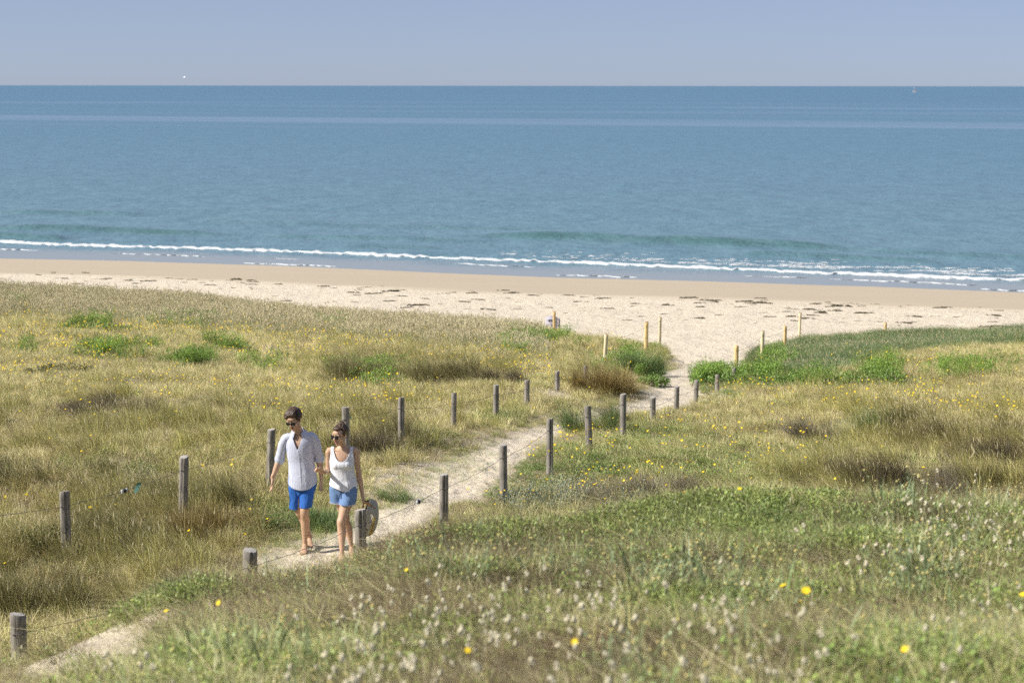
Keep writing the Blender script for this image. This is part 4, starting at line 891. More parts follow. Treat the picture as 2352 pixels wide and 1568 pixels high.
RA = [post(a[0], a[1], a[2], a[3], a[4], a[5], 'grey', a[6], a[7], 10+i) for i, a in enumerate(RP)]
LP = [(148, 1130, 19.85, .118, .98, 'leftmost standing grey post, in the tall grass at left', (0, 0), 2), (423, 1050, 21.8, .112, .95, 'grey split-topped post left of the man', (.045, 0), -1), (624, 987, 23.6, .105, .95, 'leaning grey post just behind the man', (.05, 0), 0),
      (794, 936, 25.2, .108, .95, 'grey post right behind the head of the woman', (0, 0), 0), (922, 913, 27.2, .103, .95, 'full height grey post at the left path bank, right of the woman', (.01, 0), 1), (1043, 903, 29.2, .095, .8, 'grey post in the grass, second right of the woman', (.02, 0), 0),
      (1140, 884, 31.3, .11, .75, 'grey post in the left fence above the sandy bank', (.01, 0), 1), (1211, 873, 33.4, .105, .6, 'dark grey post above the bank, right of the one over the sandy bank', (.02, 0), 0), (1280, 853, 35.5, .103, .6, 'grey post casting a shadow on bare sand left of the golden tussock', (-.01, 0), 1), (1345, 840, 37.6, .09, .5, 'small grey post hidden beside the golden tussock', (0, 0), 0)]
LA = [post(a[0], a[1], a[2], a[3], a[4], a[5], 'grey', a[6], a[7], 40+i) for i, a in enumerate(LP)]
YL = [(1393, 768, 46, .105, .95, 'pale yellow leaning post rising behind the golden tussock', (.06, 0), 'pale'), (1485, 740, 51, .115, 1.0, 'thick orange yellow post on the left dune tip', (.01, 0), 'yellow'), (1516, 728, 54, .10, 1.0, 'pale post at the tip of the left dune by the beach', (.01, 0), 'pale')]
YLA = [post(a[0], a[1], a[2], a[3], a[4], a[5], a[7], a[6], 0, 60+i) for i, a in enumerate(YL)]
post(1273, 716, 62, .11, 1.0, 'yellow post standing in front of the litter bin', 'yellow', (0, 0), 0, 64)
YR = [(1692, 793, 43, .11, 1.0, 'thickest orange yellow post, right of the path among green bushes', (.01, 0), 'yellow'), (1752, 760, 48, .105, 1.0, 'yellow post second from the left on the right dune', (0, 0), 'pale'), (1804, 748, 53, .105, 1.0, 'yellow post with a dark notched top, third on the right dune', (.01, 0), 'yellow'),
      (1838, 718, 62, .10, 1.0, 'tall pale post farthest up on the right dune crest', (.01, 0), 'pale'), (2034, 740, 64, .095, 1.0, 'lone yellow post far right behind the dune crest', (0, 0), 'yellow')]
YRA = [post(a[0], a[1], a[2], a[3], a[4], a[5], a[7], a[6], 0, 70+i) for i, a in enumerate(YR)]
wire(RA, 'twisted wire strung along the grey posts nearer the camera')
wire([Vector((-7.4, 18.6, .72))]+LA, 'thin wire strung along the left row of grey posts')
wire(YLA, 'wire between the yellow posts on the left dune'); wire([RA[-1]]+YRA, 'wire along the yellow posts on the right dune')
# strainers and tag on the wires
M_BLK = plain('black_steel', (.025, .025, .03), .45, .5); M_GALV = plain('galvanised_steel', (.62, .63, .64), .4, .5, metal=.5); M_TAG = plain('green_plastic_tape', (.12, .27, .21), .55, .4, .2, 60)
def lerp3(a, b, t, dz=0): p = a.lerp(b, t); p.z += dz; return p
def strainer(p, d, label):
    e = link('wire_strainer', None, loc=p, label=label, cat='wire strainer'); e.scale = (.75,)*3; d = d.normalized(); M = Matrix((d, Vector((0, 0, 1)).cross(d).normalized(), d.cross(Vector((0, 0, 1)).cross(d)).normalized())).transposed()
    m = MB(); m.ball((0, 0, 0), (.045, .03, .033), np.array(M)); m.ball(tuple(d*.01-Vector((0, 0, .022))), (.02, .018, .02)); link('drum', m.mesh('drum', [M_BLK]), e)
    m = MB(); m.box(tuple(d*-.058), (.016, .014, .028), np.array(M)); m.box(tuple(d*.05), (.010, .014, .03), np.array(M)); m.tube([(*(d*-.07), .006, .006), (*(d*-.13), .004, .004)], 6, 1, (0, 0, 1)); link('bracket', m.mesh('bracket', [M_GALV], False), e)
a, b = LA[0], LA[1]; strainer(lerp3(a, b, .50, -.035), b-a, 'black and silver wire strainer on the left fence beside the green tag')
p = lerp3(a, b, .62, -.03); e = link('green_tag', None, loc=p, rot=(0, 0, .2), label='green plastic tape folded over the left fence wire', cat='tag'); e.scale = (.85,)*3
m = MB(); m.add([(-.02, -.004, .05), (.045, -.004, .062), (.03, .004, .02), (-.045, .004, 0), (-.025, .010, .052), (.045, .012, .066)], [(0, 1, 2, 3)]); link('upper_flap', m.mesh('upper_flap', [M_TAG], False), e)
m = MB(); m.add([(-.045, .0, 0), (.03, 0, .02), (-.01, -.03, -.075), (-.075, -.03, -.10)], [(0, 1, 2, 3)]); link('lower_flap', m.mesh('lower_flap', [M_TAG], False), e)
a, b = RA[2], RA[3]; strainer(lerp3(a, b, .70, -.03), b-a, 'black and silver wire strainer between the basket post and the next')
M_TEAL = plain('turquoise_twine', (.05, .45, .40), .7, .2); p = LA[3]+Vector((.09, .06, .02)); m = MB()
for k in range(5): m.tube([(0, 0, 0, .004, .004), (random.uniform(-.03, .05), random.uniform(-.02, .02), random.uniform(-.04, .04), .003, .003)], 5, 1, (0, 1, .1))
link('twine_knot', m.mesh('twine_knot', [M_TEAL]), loc=p, label='scrap of turquoise twine knotted to the post behind the woman', cat='twine')

# ------------------------------------------------------------------ litter bin
M_BIN = plain('lilac_grey_plastic', (.42, .40, .45), .55, .35, .04, 3); M_BIND = plain('dark_bin_slot', (.02, .02, .025), .7, .2)
def lathe(prof, seg=32, close=True):
    V = [(r*math.cos(2*math.pi*i/seg), r*math.sin(2*math.pi*i/seg), z) for r, z in prof for i in range(seg)]
    return V, [tuple(f) for f in grid_wrap(len(prof), seg)]
def litter_bin():
    u, v, s = ray(1267, 725); D = 66; t = D/v; X, zt = u*t, CZ+s*t; gz = float(height(np.array([X]), np.array([D]))[0])
    H = 1.0; e = link('litter_bin', None, loc=(X, D, zt-H), label='pale lilac grey litter bin on the beach behind the left dune', cat='litter bin')
    m = MB(); m.add(*lathe([(.20, -.3), (.21, 0), (.225, .45), (.235, .66), (.235, .68)])); link('body', m.mesh('body', [M_BIN]), e)
    m = MB(); m.add(*lathe([(.243, .67), (.248, .69), (.248, .72), (.24, .74), (.24, .80)])); link('rim_band', m.mesh('rim_band', [M_BIN]), e)
    m = MB(); m.add(*lathe([(.236, .80), (.236, .90), (.21, .94), (.15, .975), (.06, .995), (.001, 1.0)])); link('lid', m.mesh('lid', [M_BIN]), e)
    m = MB(); m.box((-.02, -.232, .855), (.13, .012, .020)); link('slot', m.mesh('slot', [M_BIND], False), e)
    m = MB(); m.tube([(.235, 0, .86, .02, .03), (.30, 0, .86, .02, .03), (.315, 0, .75, .02, .03), (.30, 0, .62, .02, .03), (.235, 0, .60, .02, .03)], 8, 3, (0, 1, 0)); m.tube([(.30, .03, .9, .03, .03), (.29, .03, -.3, .03, .03)], 8, 1); link('side_bracket', m.mesh('side_bracket', [M_BIN]), e)
litter_bin()

# ------------------------------------------------------------------ wrack, gull, sailing boat
M_WRACK = plain('dry_seaweed', (.075, .064, .036), .8, .3, .5, 12)
WR = []
for q in range(6):
    rr = np.random.default_rng(q+90); m = MB()
    for k in range(7):
        a = rr.uniform(-.5, .5); cx, cy = rr.normal(0, .24), rr.normal(0, .07); L = rr.uniform(.12, .34)
        m.tube([(cx-L*math.cos(a), cy-L*math.sin(a), .0, .02, .015), (cx-L*.3*math.cos(a), cy+rr.normal(0, .03), rr.uniform(.03, .08), rr.uniform(.03, .07), rr.uniform(.03, .06)), (cx+L*.4*math.cos(a), cy+rr.normal(0, .03), rr.uniform(.02, .06), .04, .03), (cx+L*math.cos(a), cy+L*math.sin(a), 0, .015, .01)], 6, 2, (0, 0, 1))
    WR.append(m.mesh('seaweed_clump', [M_WRACK], False))
rr = np.random.default_rng(77); k = 0
while k < 290:
    px = rr.uniform(-20, 2380); 
    wdt = rr.choice([15.5, 17, 21, 27], p=[.36, .12, .27, .25])+rr.normal(0, .9 if rr.random() < .5 else 3.0)
    u = (px-1176)/FPX; Y = 100.0
    for _ in range(6): Y = float(np.interp(u*Y, SX, SY))-wdt/.96
    X = u*Y; kk = float(edge_d(np.array([X]))[0])
    if Y < kk+3 or (wdt < 13): continue
    gz = float(height(np.array([X]), np.array([Y]))[0]); o = link('seaweed_clump', WR[k % 6], loc=(X, Y, gz-.015), rot=(0, 0, rr.normal(-.12, .25)), label='dark clump of dry seaweed washed up on the pale sand', cat='seaweed', group='seaweed clumps along the tide line')
    s_ = rr.choice([.3, .45, .65, .95], p=[.42, .32, .19, .07]); o.scale = (s_*1.2, s_, s_*.95); k += 1
M_GULL = plain('white_feathers', (.85, .85, .85), .8, .2, .03); M_SAIL = plain('white_sailcloth', (.85, .82, .78), .8, .2, .03); M_HULL = plain('pale_hull', (.6, .6, .62), .6, .3, .05)
u, v, s = ray(423, 180); t = 230/v; e = link('white_gull', None, loc=(u*t, 230, CZ+s*t), rot=(0, 0, .5), label='tiny white gull flying above the horizon at left', cat='bird')
m = MB(); m.tube([(-.16, 0, 0, .01, .01), (-.06, 0, .01, .05, .05), (.08, 0, .02, .055, .055), (.17, 0, .04, .03, .03), (.22, 0, .035, .008, .008)], 8, 2, (0, 0, 1)); link('body', m.mesh('body', [M_GULL]), e)
for sg in (-1, 1):
    m = MB(); m.tube([(.04, sg*.03, .03, .008, .06), (.05, sg*.22, .14, .008, .06), (-.02, sg*.5, .10, .004, .02)], 8, 3, (0, 0, 1)); link('wing', m.mesh('wing', [M_GULL]), e)
u, v, s = ray(2101, 199); t = 3200/v; e = link('sailing_boat', None, loc=(u*t, 3200, SEA_Z), rot=(0, 0, .3), label='faint white sailing boat on the horizon at right', cat='boat')
m = MB(); m.tube([(-5, 0, .6, .2, .5), (-2, 0, .5, 1.3, .8), (2, 0, .5, 1.3, .8), (5.5, 0, .8, .1, .3)], 12, 4, (0, 0, 1)); link('hull', m.mesh('hull', [M_HULL]), e)
m = MB(); m.tube([(.5, 0, .8, .1, .1), (.5, 0, 14, .05, .05)], 8, 1, (0, 1, 0)); link('mast', m.mesh('mast', [M_HULL]), e)
m = MB(); m.add([(.3, .0, 2), (-4.2, .5, 2), (.3, 0, 13.5), (.3, .06, 2), (-4.2, .56, 2), (.3, .06, 13.5)], [(0, 1, 2), (3, 5, 4), (0, 3, 4, 1), (1, 4, 5, 2), (0, 2, 5, 3)]); link('sail', m.mesh('sail', [M_SAIL], False), e)
m = MB(); m.add([(.7, .0, 1.5), (5.2, -.3, 1.3), (.7, 0, 12), (.7, .05, 1.5), (5.2, -.25, 1.3), (.7, .05, 12)], [(0, 2, 1), (3, 4, 5), (0, 1, 4, 3), (1, 2, 5, 4), (0, 3, 5, 2)]); link('sail', m.mesh('sail', [M_SAIL], False), e)

# ------------------------------------------------------------------ people
def skin_b(col, warm):
    def b(nt, N, L, out):
        c = objco(N); n = noise(N, L, c, 14, 4, .6); k = mixc(N, L, n, tuple(x*.86 for x in col), tuple(min(1, x*1.1) for x in warm))
        p = principled(N, L, out, k, .48, .35, bump(N, L, noise(N, L, c, 90, 3), .08, .004)); val(p, 'Subsurface Weight', .12); val(p, 'Subsurface Radius', (.012, .005, .003)); val(p, 'Subsurface Scale', 1.0)
    return b
M_SKINM = mat('tanned_skin', skin_b((.52, .335, .215), (.56, .36, .235))); M_SKINW = mat('light_tanned_skin', skin_b((.57, .37, .24), (.62, .40, .275)))
M_LIP = plain('lip_skin', (.45, .16, .13), .45, .4, .08, 40)
def hair_b(nt, N, L, out):
    c = objco(N); n = noise(N, L, mapping(N, L, c, (60, 60, 14)), 1.0, 4, .6, .6)
    principled(N, L, out, ramp(N, L, n, [(.35, (.028, .016, .010)), (.55, (.08, .045, .025)), (.75, (.22, .13, .07))]), .38, .5, bump(N, L, n, .9, .01))
M_HAIR = mat('dark_brown_hair', hair_b)
M_LENS = plain('dark_sunglass_lens', (.012, .012, .014), .08, .6, .0); M_FRAME = plain('black_frame', (.02, .017, .015), .25, .5, .0)
def shirt_b(nt, N, L, out):
    c = objco(N); sp = N('ShaderNodeSeparateXYZ'); L(c, sp.inputs[0])
    st = math_(N, L, 'SINE', math_(N, L, 'MULTIPLY', math_(N, L, 'ADD', sp.outputs[0], math_(N, L, 'MULTIPLY', sp.outputs[1], .55)), 2*math.pi/.0155))
    f = ramp(N, L, st, [(.50, 0), (.82, 1)]); n = noise(N, L, mapping(N, L, c, (1, 1, .35)), 22, 4)
    k = mixc(N, L, math_(N, L, 'MULTIPLY', f, .62), (.57, .60, .70), (.31, .36, .56)); k = mixc(N, L, n, k, mixc(N, L, .35, k, (.70, .71, .79)))
    principled(N, L, out, k, .85, .15, bump(N, L, n, .35, .012))
M_SHIRT = mat('striped_linen', shirt_b)
M_BLUE = plain('blue_swim_shorts', (.035, .14, .47), .7, .25, .08, 25, bmp=.3)
def tank_b(nt, N, L, out):
    c = objco(N); n = noise(N, L, c, 160, 3); n2 = noise(N, L, mapping(N, L, c, (1, 1, .3)), 16, 3); principled(N, L, out, mixc(N, L, n, (.74, .745, .80), (.80, .80, .84)), .9, .12, bump(N, L, n2, .3, .014))
M_TANK = mat('white_knit', tank_b)
def denim_b(nt, N, L, out):
    c = objco(N); n = noise(N, L, mapping(N, L, c, (1, 1, 1)), 120, 3); n2 = noise(N, L, c, 11, 4)
    k = mixc(N, L, n2, (.11, .20, .40), (.25, .37, .58)); k = mixc(N, L, math_(N, L, 'MULTIPLY', n, .4), k, (.10, .17, .33)); principled(N, L, out, k, .9, .15, bump(N, L, n2, .5, .01))
M_DENIM = mat('washed_denim', denim_b); M_SEAM = plain('denim_seam', (.09, .14, .28), .9, .1, .2, 60); M_FRAY = plain('frayed_edge', (.62, .66, .74), .9, .1, .2, 90); M_BTN = plain('shirt_button', (.75, .74, .7), .4, .4)
def surf_y(me, x, z, w=.012):
    V = coords(me); k = (np.abs(V[:, 0]-x) < w) & (np.abs(V[:, 2]-z) < w); return float(V[k, 1].min()) if k.any() else -.12
def wrinkle(me, amp, sx, sz, seed, fn=None, fine=.35):
    V = coords(me); Nn = vnormals(me); a = np.arctan2(V[:, 1], V[:, 0]+.02)
    n = (fbm(V[:, 0]*sx*5+V[:, 1]*sx*2.5+V[:, 2]*2.2, V[:, 2]*sz-V[:, 0]*2.5, seed, 3)-.5)*2+(fbm(V[:, 0]*24+V[:, 2]*9, V[:, 2]*17+V[:, 1]*20, seed+4, 2)-.5)*2*fine
    w_ = 1.0 if fn is None else fn(V); setco(me, V+Nn*(n*amp*w_)[:, None])
def rotm(yaw, pitch, roll=0): return np.array((Matrix.Rotation(yaw, 3, 'Z') @ Matrix.Rotation(pitch, 3, 'X') @ Matrix.Rotation(roll, 3, 'Y')))
def head_pieces(m, C, M, female=False, k=1.0):
    def T(p): return tuple(np.array(C)+M @ (np.array(p)*k))
    def B(p, r): m.ball(T(p), tuple(np.array(r)*k), M, 16, 12)
    B((0, .018, .035), (.074, .093, .088)); B((0, -.018, -.025), (.062, .074, .085)); B((0, -.060, -.096), (.026 if female else .032, .024, .020)); B((0, -.045, -.06), (.045, .04, .045))
    for s in (-1, 1):
        B((s*.043, -.008, -.062), (.020 if female else .025, .038, .034)); B((s*.037, -.062, -.016), (.024, .021, .024)); B((s*.078, .014, -.004), (.008, .019, .031)); B((s*.082, .020, .010), (.008, .014, .016))
        B((s*.012, -.100, -.026), (.009, .010, .008)); B((s*.035, -.078, .028), (.026, .014, .010)); B((s*.018, -.078, -.052), (.018, .012, .012))
    B((0, -.078, .05), (.05, .018, .03)); m.tube([(*T((0, -.088, .020)), .009, .010), (*T((0, -.101, -.004)), .010, .012), (*T((0, -.113, -.022)), .013, .012), (*T((0, -.104, -.031)), .010, .008)], 10, 3, M @ np.array((0, 1, 0)))
def head_parts(root, C, M, style, k=1.0):
    def T(p): return np.array(C)+M @ (np.array(p)*k)
    m = MB()                                         # lips
    op = .006 if style == 'w' else .0015
    m.tube([(*T((-.022, -.083, -.058)), .003, .002), (*T((-.010, -.094, -.0535+op*.4)), .0055, .004), (*T((0, -.0955, -.0555+op*.4)), .005, .004), (*T((.010, -.094, -.0535+op*.4)), .0055, .004), (*T((.022, -.083, -.058)), .003, .002)], 8, 3, M @ np.array((0, 1, 0)))
    m.tube([(*T((-.020, -.083, -.060)), .003, .002), (*T((0, -.093, -.066-op)), .008, .0055), (*T((.020, -.083, -.060)), .003, .002)], 8, 4, M @ np.array((0, 1, 0)))
    link('lips', m.mesh('lips', [M_LIP]), root)
    if style == 'w': m = MB(); m.ball(T((0, -.0905, -.0605)), (.013, .003, .0035), M); link('open_mouth', m.mesh('open_mouth', [M_FRAME]), root)
    gl = link('sunglasses', None, root)
    for s in (-1, 1):
        m = MB(); c = T((s*.033, -.103, .006)); Mt = M @ rotm(s*.20, -.06)
        if style == 'm': m.add(*superdisc(c, Mt, .029, .0215, .0045, .62))
        else: m.add(*superdisc(c, Mt, .0265, .0255, .0045, .95))
        link('lens', m.mesh('lens', [M_LENS]), gl)
    m = MB()
    for s in (-1, 1):
        hh = .0225 if style == 'm' else .022
        m.tube([(*T((s*.006, -.108, .006+hh*.55)), .003, .003), (*T((s*.033, -.107, .006+hh)), .0032, .003), (*T((s*.062, -.098, .006+hh*.7)), .004, .003), (*T((s*.072, -.08, .012)), .004, .002), (*T((s*.081, .015, .014)), .004, .002)], 6, 3, (0, 0, 1))
    m.tube([(*T((-.009, -.108, .012)), .003, .003), (*T((0, -.111, .016)), .003, .003), (*T((.009, -.108, .012)), .003, .003)], 6, 2, (0, 0, 1)); link('frame', m.mesh('frame', [M_FRAME]), gl)
    m = MB(); rr = np.random.default_rng(3 if style == 'm' else 4)
    def Bh(p, r): m.ball(T(p), tuple(np.array(r)*k), M, 14, 10)
    if style == 'm':
        Bh((0, .030, .052), (.084, .095, .088)); Bh((-.020, -.050, .098), (.055, .036, .028)); Bh((.028, -.042, .098), (.042, .036, .030)); Bh((0, .08, .0), (.066, .038, .065)); Bh((-.050, -.072, .078), (.028, .022, .024)); Bh((0, .02, .128), (.066, .075, .024))
        for s in (-1, 1): Bh((s*.074, .0, .035), (.012, .035, .045)); Bh((s*.076, -.012, .002), (.006, .010, .024))
    else:
        Bh((0, .035, .052), (.081, .090, .084)); Bh((0, -.030, .100), (.060, .052, .030)); Bh((0, .085, .01), (.060, .036, .058)); Bh((0, .062, .138), (.032, .032, .024))
        for s in (-1, 1): Bh((s*.074, .012, .040), (.010, .040, .045)); Bh((s*.073, .022, .000), (.007, .022, .026))
    Ec, Er = np.array((0, .030, .052)), np.array((.084, .095, .088)) if style == 'm' else np.array((.081, .091, .085))
    crown = np.array((.02, .055, .15)) if style == 'm' else np.array((0, .062, .135))
    def onto(p, off): q = (p-Ec)/Er; q = q/np.linalg.norm(q); return Ec+q*(Er+off)
    for q in range(260 if style == 'm' else 220):    # locks lying along the head
        th = rr.uniform(-math.pi, math.pi); ph = math.acos(rr.uniform(-.25, .99)); d = np.array((math.sin(th)*math.sin(ph), -math.cos(th)*math.sin(ph), math.cos(ph))); p = onto(Ec+d*.1, 0)
        if p[1] < -.02 and p[2] < .095: continue
        if p[2] < -.01 and p[1] < .03: continue
        P = []; L = rr.uniform(.010, .016); jit = rr.normal(0, .25, 3); off = rr.uniform(-.001, .006)
        for j in range(5):
            dirn = (p-crown) if style == 'm' else (crown-p)
            if style == 'm': dirn = dirn/np.linalg.norm(dirn)+np.array((-.55, -.55, 0))
            dirn = dirn/(np.linalg.norm(dirn)+1e-6)+jit; dirn /= np.linalg.norm(dirn)
            rad = (.0035, .0065, .007, .0055, .0015)[j]; P.append((*T(p), rad, rad*.75)); p = onto(p+dirn*L, off+(.004*math.sin(j*.8)))
        m.tube(P, 6, 2, (0, 0, 1))
    if style == 'm':
        for q in range(60):                          # fringe swept over the forehead
            x0 = rr.uniform(-.045, .060); P = []; z0 = rr.uniform(-.008, .006)
            for j in range(5):
                t = j/4; P.append((*T((x0-.050*t+.01*t*t, -.030-.054*math.sin(t*1.45)*(1-((x0-.03*t)/.14)**2), .138-.062*t**1.5+z0-.35*abs(x0-.05*t)**1.5)), (.005, .008, .008, .006, .0015)[j], .005 if j < 4 else .0015))
            m.tube(P, 6, 2, (0, 0, 1))
    else:
        for q in range(16): a_ = rr.uniform(0, 6.28); m.tube([(*T((0, .06, .14)), .004, .004), (*T((.022*math.cos(a_), .068+.022*math.sin(a_), .165)), .004, .004), (*T((.036*math.cos(a_), .070+.036*math.sin(a_), .152+.02*rr.random())), .001, .001)], 5, 3, (0, 1, 0))
    hm = remesh(m.mesh('hair', [M_HAIR]), .003, 1, .3); link('hair', hm, root)
def superdisc(c, M, a, b, th, pw):
    V = []; n = 24
    for y in (-th*.5, th*.5):
        for i in range(n):
            t = 2*math.pi*i/n; cx, sz = math.cos(t), math.sin(t); V.append((a*math.copysign(abs(cx)**pw, cx), y, b*math.copysign(abs(sz)**pw, sz)))
    V = np.array(V) @ M.T+np.array(c); F = [(i, (i+1) % n, n+(i+1) % n, n+i) for i in range(n)]+[tuple(range(n))[::-1], tuple(range(n, 2*n))]
    return V, F
def hand(m, W, d, side, pn, curl, thumb=1, k=1.0, spread=.05, fc=None):
    """W wrist, d pointing direction, side the direction towards the thumb, pn the way the palm faces; curl per finger joint"""
    W = np.array(W, float); d = np.array(d, float); d /= np.linalg.norm(d); side = np.array(side, float); side -= d*np.dot(side, d); side /= np.linalg.norm(side); pn = np.cross(d, side)*thumb
    def pt(a, b, c): return W+d*a*k+side*b*k+pn*c*k
    m.tube([(*pt(-.03, 0, 0), .024, .019), (*pt(.01, 0, 0), .027, .018), (*pt(.045, 0, 0), .038, .015), (*pt(.085, -.002, 0), .039, .013)], 14, 3, pn)
    for i, (off, L, r) in enumerate(((.028, .072, .0088), (.009, .080, .009), (-.010, .074, .0088), (-.028, .058, .0078))):
        cu = (curl if fc is None else fc[i]); a = cu*.35; p = pt(.075, off, 0); dd = d+side*(off*spread*20); dd /= np.linalg.norm(dd); P = [(*pt(.05, off*.9, 0), r, r)]
        for j, fr in enumerate((.45, .31, .24)):
            P.append((*p, r*(1-.08*j), r*(1-.08*j))); v_ = dd*math.cos(a)+pn*math.sin(a); p = p+v_*L*fr*k; a += cu
        P.append((*p, r*.72, r*.72)); m.tube(P, 9, 2, side)
    p0 = pt(.018, .022, .004); p1 = pt(.048, .046, .014); p2 = pt(.075, .052, .022); p3 = pt(.097, .050, .028+.02*curl)
    m.tube([(*p0, .014, .013), (*p1, .0115, .011), (*p2, .0098, .0095), (*p3, .0075, .007)], 9, 3, pn)
def foot(m, ank, yaw, heel=0.0, k=1.0):
    """ank: ankle joint, toes towards -Y turned by yaw; heel: how far the heel is lifted"""
    A = np.array(ank); c, s = math.cos(yaw), math.sin(yaw)
    def P(f, sd, z): return (A[0]+sd*c*k-(-f)*(-s)*0+f*s*k, A[1]-f*c*k+sd*s*k*0, z)
    z0 = A[2]-.085
    m.tube([(*P(-.055, 0, z0+.035+heel*.2), .026, .030), (*P(-.02, 0, z0+.05), .031, .042), (*P(.05, 0, z0+.047-heel*.4), .034, .034), (*P(.11, .002, z0+.030-heel*.75), .042, .022), (*P(.155, .004, z0+.020-heel), .044, .016)], 14, 3, (0, 0, 1))
    for i, (o, L, r) in enumerate(((-.030, .050, .0125), (-.011, .048, .0092), (.006, .042, .0086), (.021, .034, .008), (.034, .026, .0075))):
        o = -o*(1 if yaw <= 0 else -1)*-1
        m.tube([(*P(.145, o*.95, z0+.018-heel), r, r*.9), (*P(.150+L*.6, o, z0+.017-heel), r, r), (*P(.150+L, o, z0+.012-heel), r*.85, r*.8)], 9, 2, (0, 0, 1))
def ring_mesh(m, pts, r, ref=(0, 0, 1), seg=8): m.tube([(*p, r, r) for p in pts], seg, 1, ref, caps=False)

def build_man():
    X0, Y0 = ray(500*0+0, 0)[0], 0
    u, v, s = ray(1600/4096*0+699.5, 1256); D = 20.45; X = u*D/v
    gz = float(height(np.array([X]), np.array([D-.15]))[0])-.015
    root = link('person', None, loc=(X, D, gz), label='barefoot dark-haired man in a striped linen shirt and blue shorts, hand at his side', cat='person', group='couple walking on the sandy path')
    hipL, hipR = (.078, .0, .875), (-.095, .0, .875); kL, kR = (.022, -.11, .485), (-.055, .01, .475); aL, aR = (.018, -.07, .088), (.048, .17, .100)
    shR, shL = (-.215, .005, 1.352), (.140, .01, 1.366); elR, elL = (-.290, .045, 1.085), (.195, .05, 1.09); wrR, wrL = (-.372, -.035, .872), (.226, -.01, .862)
    m = MB()
    m.tube([(-.01, 0, .83, .15, .105), (-.01, 0, .90, .165, .115), (-.018, .0, 1.0, .145, .10), (-.025, 0, 1.1, .145, .10), (-.032, -.005, 1.2, .145, .105), (-.038, -.002, 1.28, .145, .098), (-.038, .005, 1.335, .12, .074), (-.042, .008, 1.385, .075, .056)], 24, 3)
    for sh, el, wr, h_ in ((shR, elR, wrR, -1), (shL, elL, wrL, 1)):
        m.tube([(sh[0]-h_*.09, sh[1], sh[2]-.02, .035, .04), (sh[0]-h_*.015, sh[1], sh[2]-.02, .040, .046), (sh[0]*.7+el[0]*.3, sh[1]*.7+el[1]*.3, sh[2]*.7+el[2]*.3, .044, .048), (sh[0]*.3+el[0]*.7, sh[1]*.3+el[1]*.7, sh[2]*.3+el[2]*.7, .041, .043), (*el, .037, .039), (el[0]*.72+wr[0]*.28, el[1]*.72+wr[1]*.28, el[2]*.72+wr[2]*.28, .040, .041), (el[0]*.3+wr[0]*.7, el[1]*.3+wr[1]*.7, el[2]*.3+wr[2]*.7, .030, .030), (*wr, .026, .021)], 16, 3)
    hand(m, wrR, (-.02, -.05, -1), (.35, -1, 0), None, .38, 1, 1.03); hand(m, wrL, (-.12, .0, -1), (-.5, -1, 0), None, .42, -1, 1.03)
    for hp, kn, an in ((hipL, kL, aL), (hipR, kR, aR)):
        f = lambda a, b, t: tuple(np.array(a)*(1-t)+np.array(b)*t)
        m.tube([(*f(hp, kn, -.08), .085, .095), (*f(hp, kn, .1), .083, .092), (*f(hp, kn, .5), .071, .078), (*f(hp, kn, .85), .055, .060), (*f(hp, kn, .97), .056, .062), (kn[0], kn[1], kn[2]-.03, .052, .056), (*(np.array(f(kn, an, .22))+(0.004, .022, 0)), .056, .060), (*(np.array(f(kn, an, .38))+(.004, .026, 0)), .057, .060), (*(np.array(f(kn, an, .65))+(0, .014, 0)), .043, .044), (*f(kn, an, .88), .031, .035), (an[0], an[1]+.005, an[2]+.01, .033, .038), (an[0], an[1], an[2]-.035, .030, .038)], 18, 3)
    foot(m, aL, -.02); foot(m, aR, .12, .0)
    C = (-.090, -.055, 1.578); M = rotm(-.36, .40, -.04)
    m.tube([(-.042, .012, 1.36, .072, .062), (-.050, .002, 1.43, .056, .054), (-.068, -.018, 1.50, .053, .055), (-.082, -.02, 1.54, .05, .055)], 16, 3)
    head_pieces(m, C, M)
    link('body', remesh(m.mesh('body', [M_SKINM]), .0048, 3), root)
    head_parts(root, C, M, 'm')
    # shirt
    m = MB()
    m.tube([(.004, -.012, .725, .176, .138), (.0, -.012, .80, .176, .140), (-.004, -.010, .88, .173, .136), (-.012, -.006, .98, .164, .126), (-.02, -.004, 1.08, .158, .120), (-.030, -.004, 1.19, .162, .124), (-.036, -.002, 1.28, .166, .118), (-.037, .004, 1.345, .156, .098), (-.040, .006, 1.392, .122, .082), (-.044, .006, 1.43, .080, .072), (-.046, .004, 1.46, .068, .066)], 30, 3, closed_round=True)
    cu = []
    for sh, el, h_ in ((shR, elR, -1), (shL, elL, 1)):
        sh, el = np.array(sh), np.array(el); g_ = lambda t: sh*(1-t)+el*t
        m.tube([(sh[0]-h_*.08, sh[1], sh[2]+.004, .045, .058), (*(g_(0)-(h_*.016, 0, .006)), .052, .062), (*g_(.3), .057, .063), (*g_(.6), .054, .060), (*g_(.86), .053, .058), (*g_(.94), .052, .056)], 20, 3)
        d = (el-sh)/np.linalg.norm(el-sh); cu.append((g_(.86), g_(1.08), h_))
    me = remesh(m.mesh('shirt', [M_SHIRT]), .0055, 3)
    wrinkle(me, .0075, 2.2, 3.6, 500, lambda V: .25+.6*sstep(1.25, .95, V[:, 2])+.55*sstep(.17, .23, np.abs(V[:, 0]+.035)))
    nk = lambda x, y, z: ((y < .02) & (np.abs(x+.055-(1.40-z)*.06) < np.maximum(0, (z-1.225))*.40) & (z > 1.2)) | (z > 1.432+.03*(y > 0)) | (z < .752+2.0*np.clip(np.abs(x-.0)-.02, 0, 1)**2*(1.0+.5*(x > 0)))
    me = cut(me, nk); sh_o = link('shirt', me, root); so = sh_o.modifiers.new('t', 'SOLIDIFY'); so.thickness = .003; so.offset = 1
    m = MB()                                          # rolled cuffs
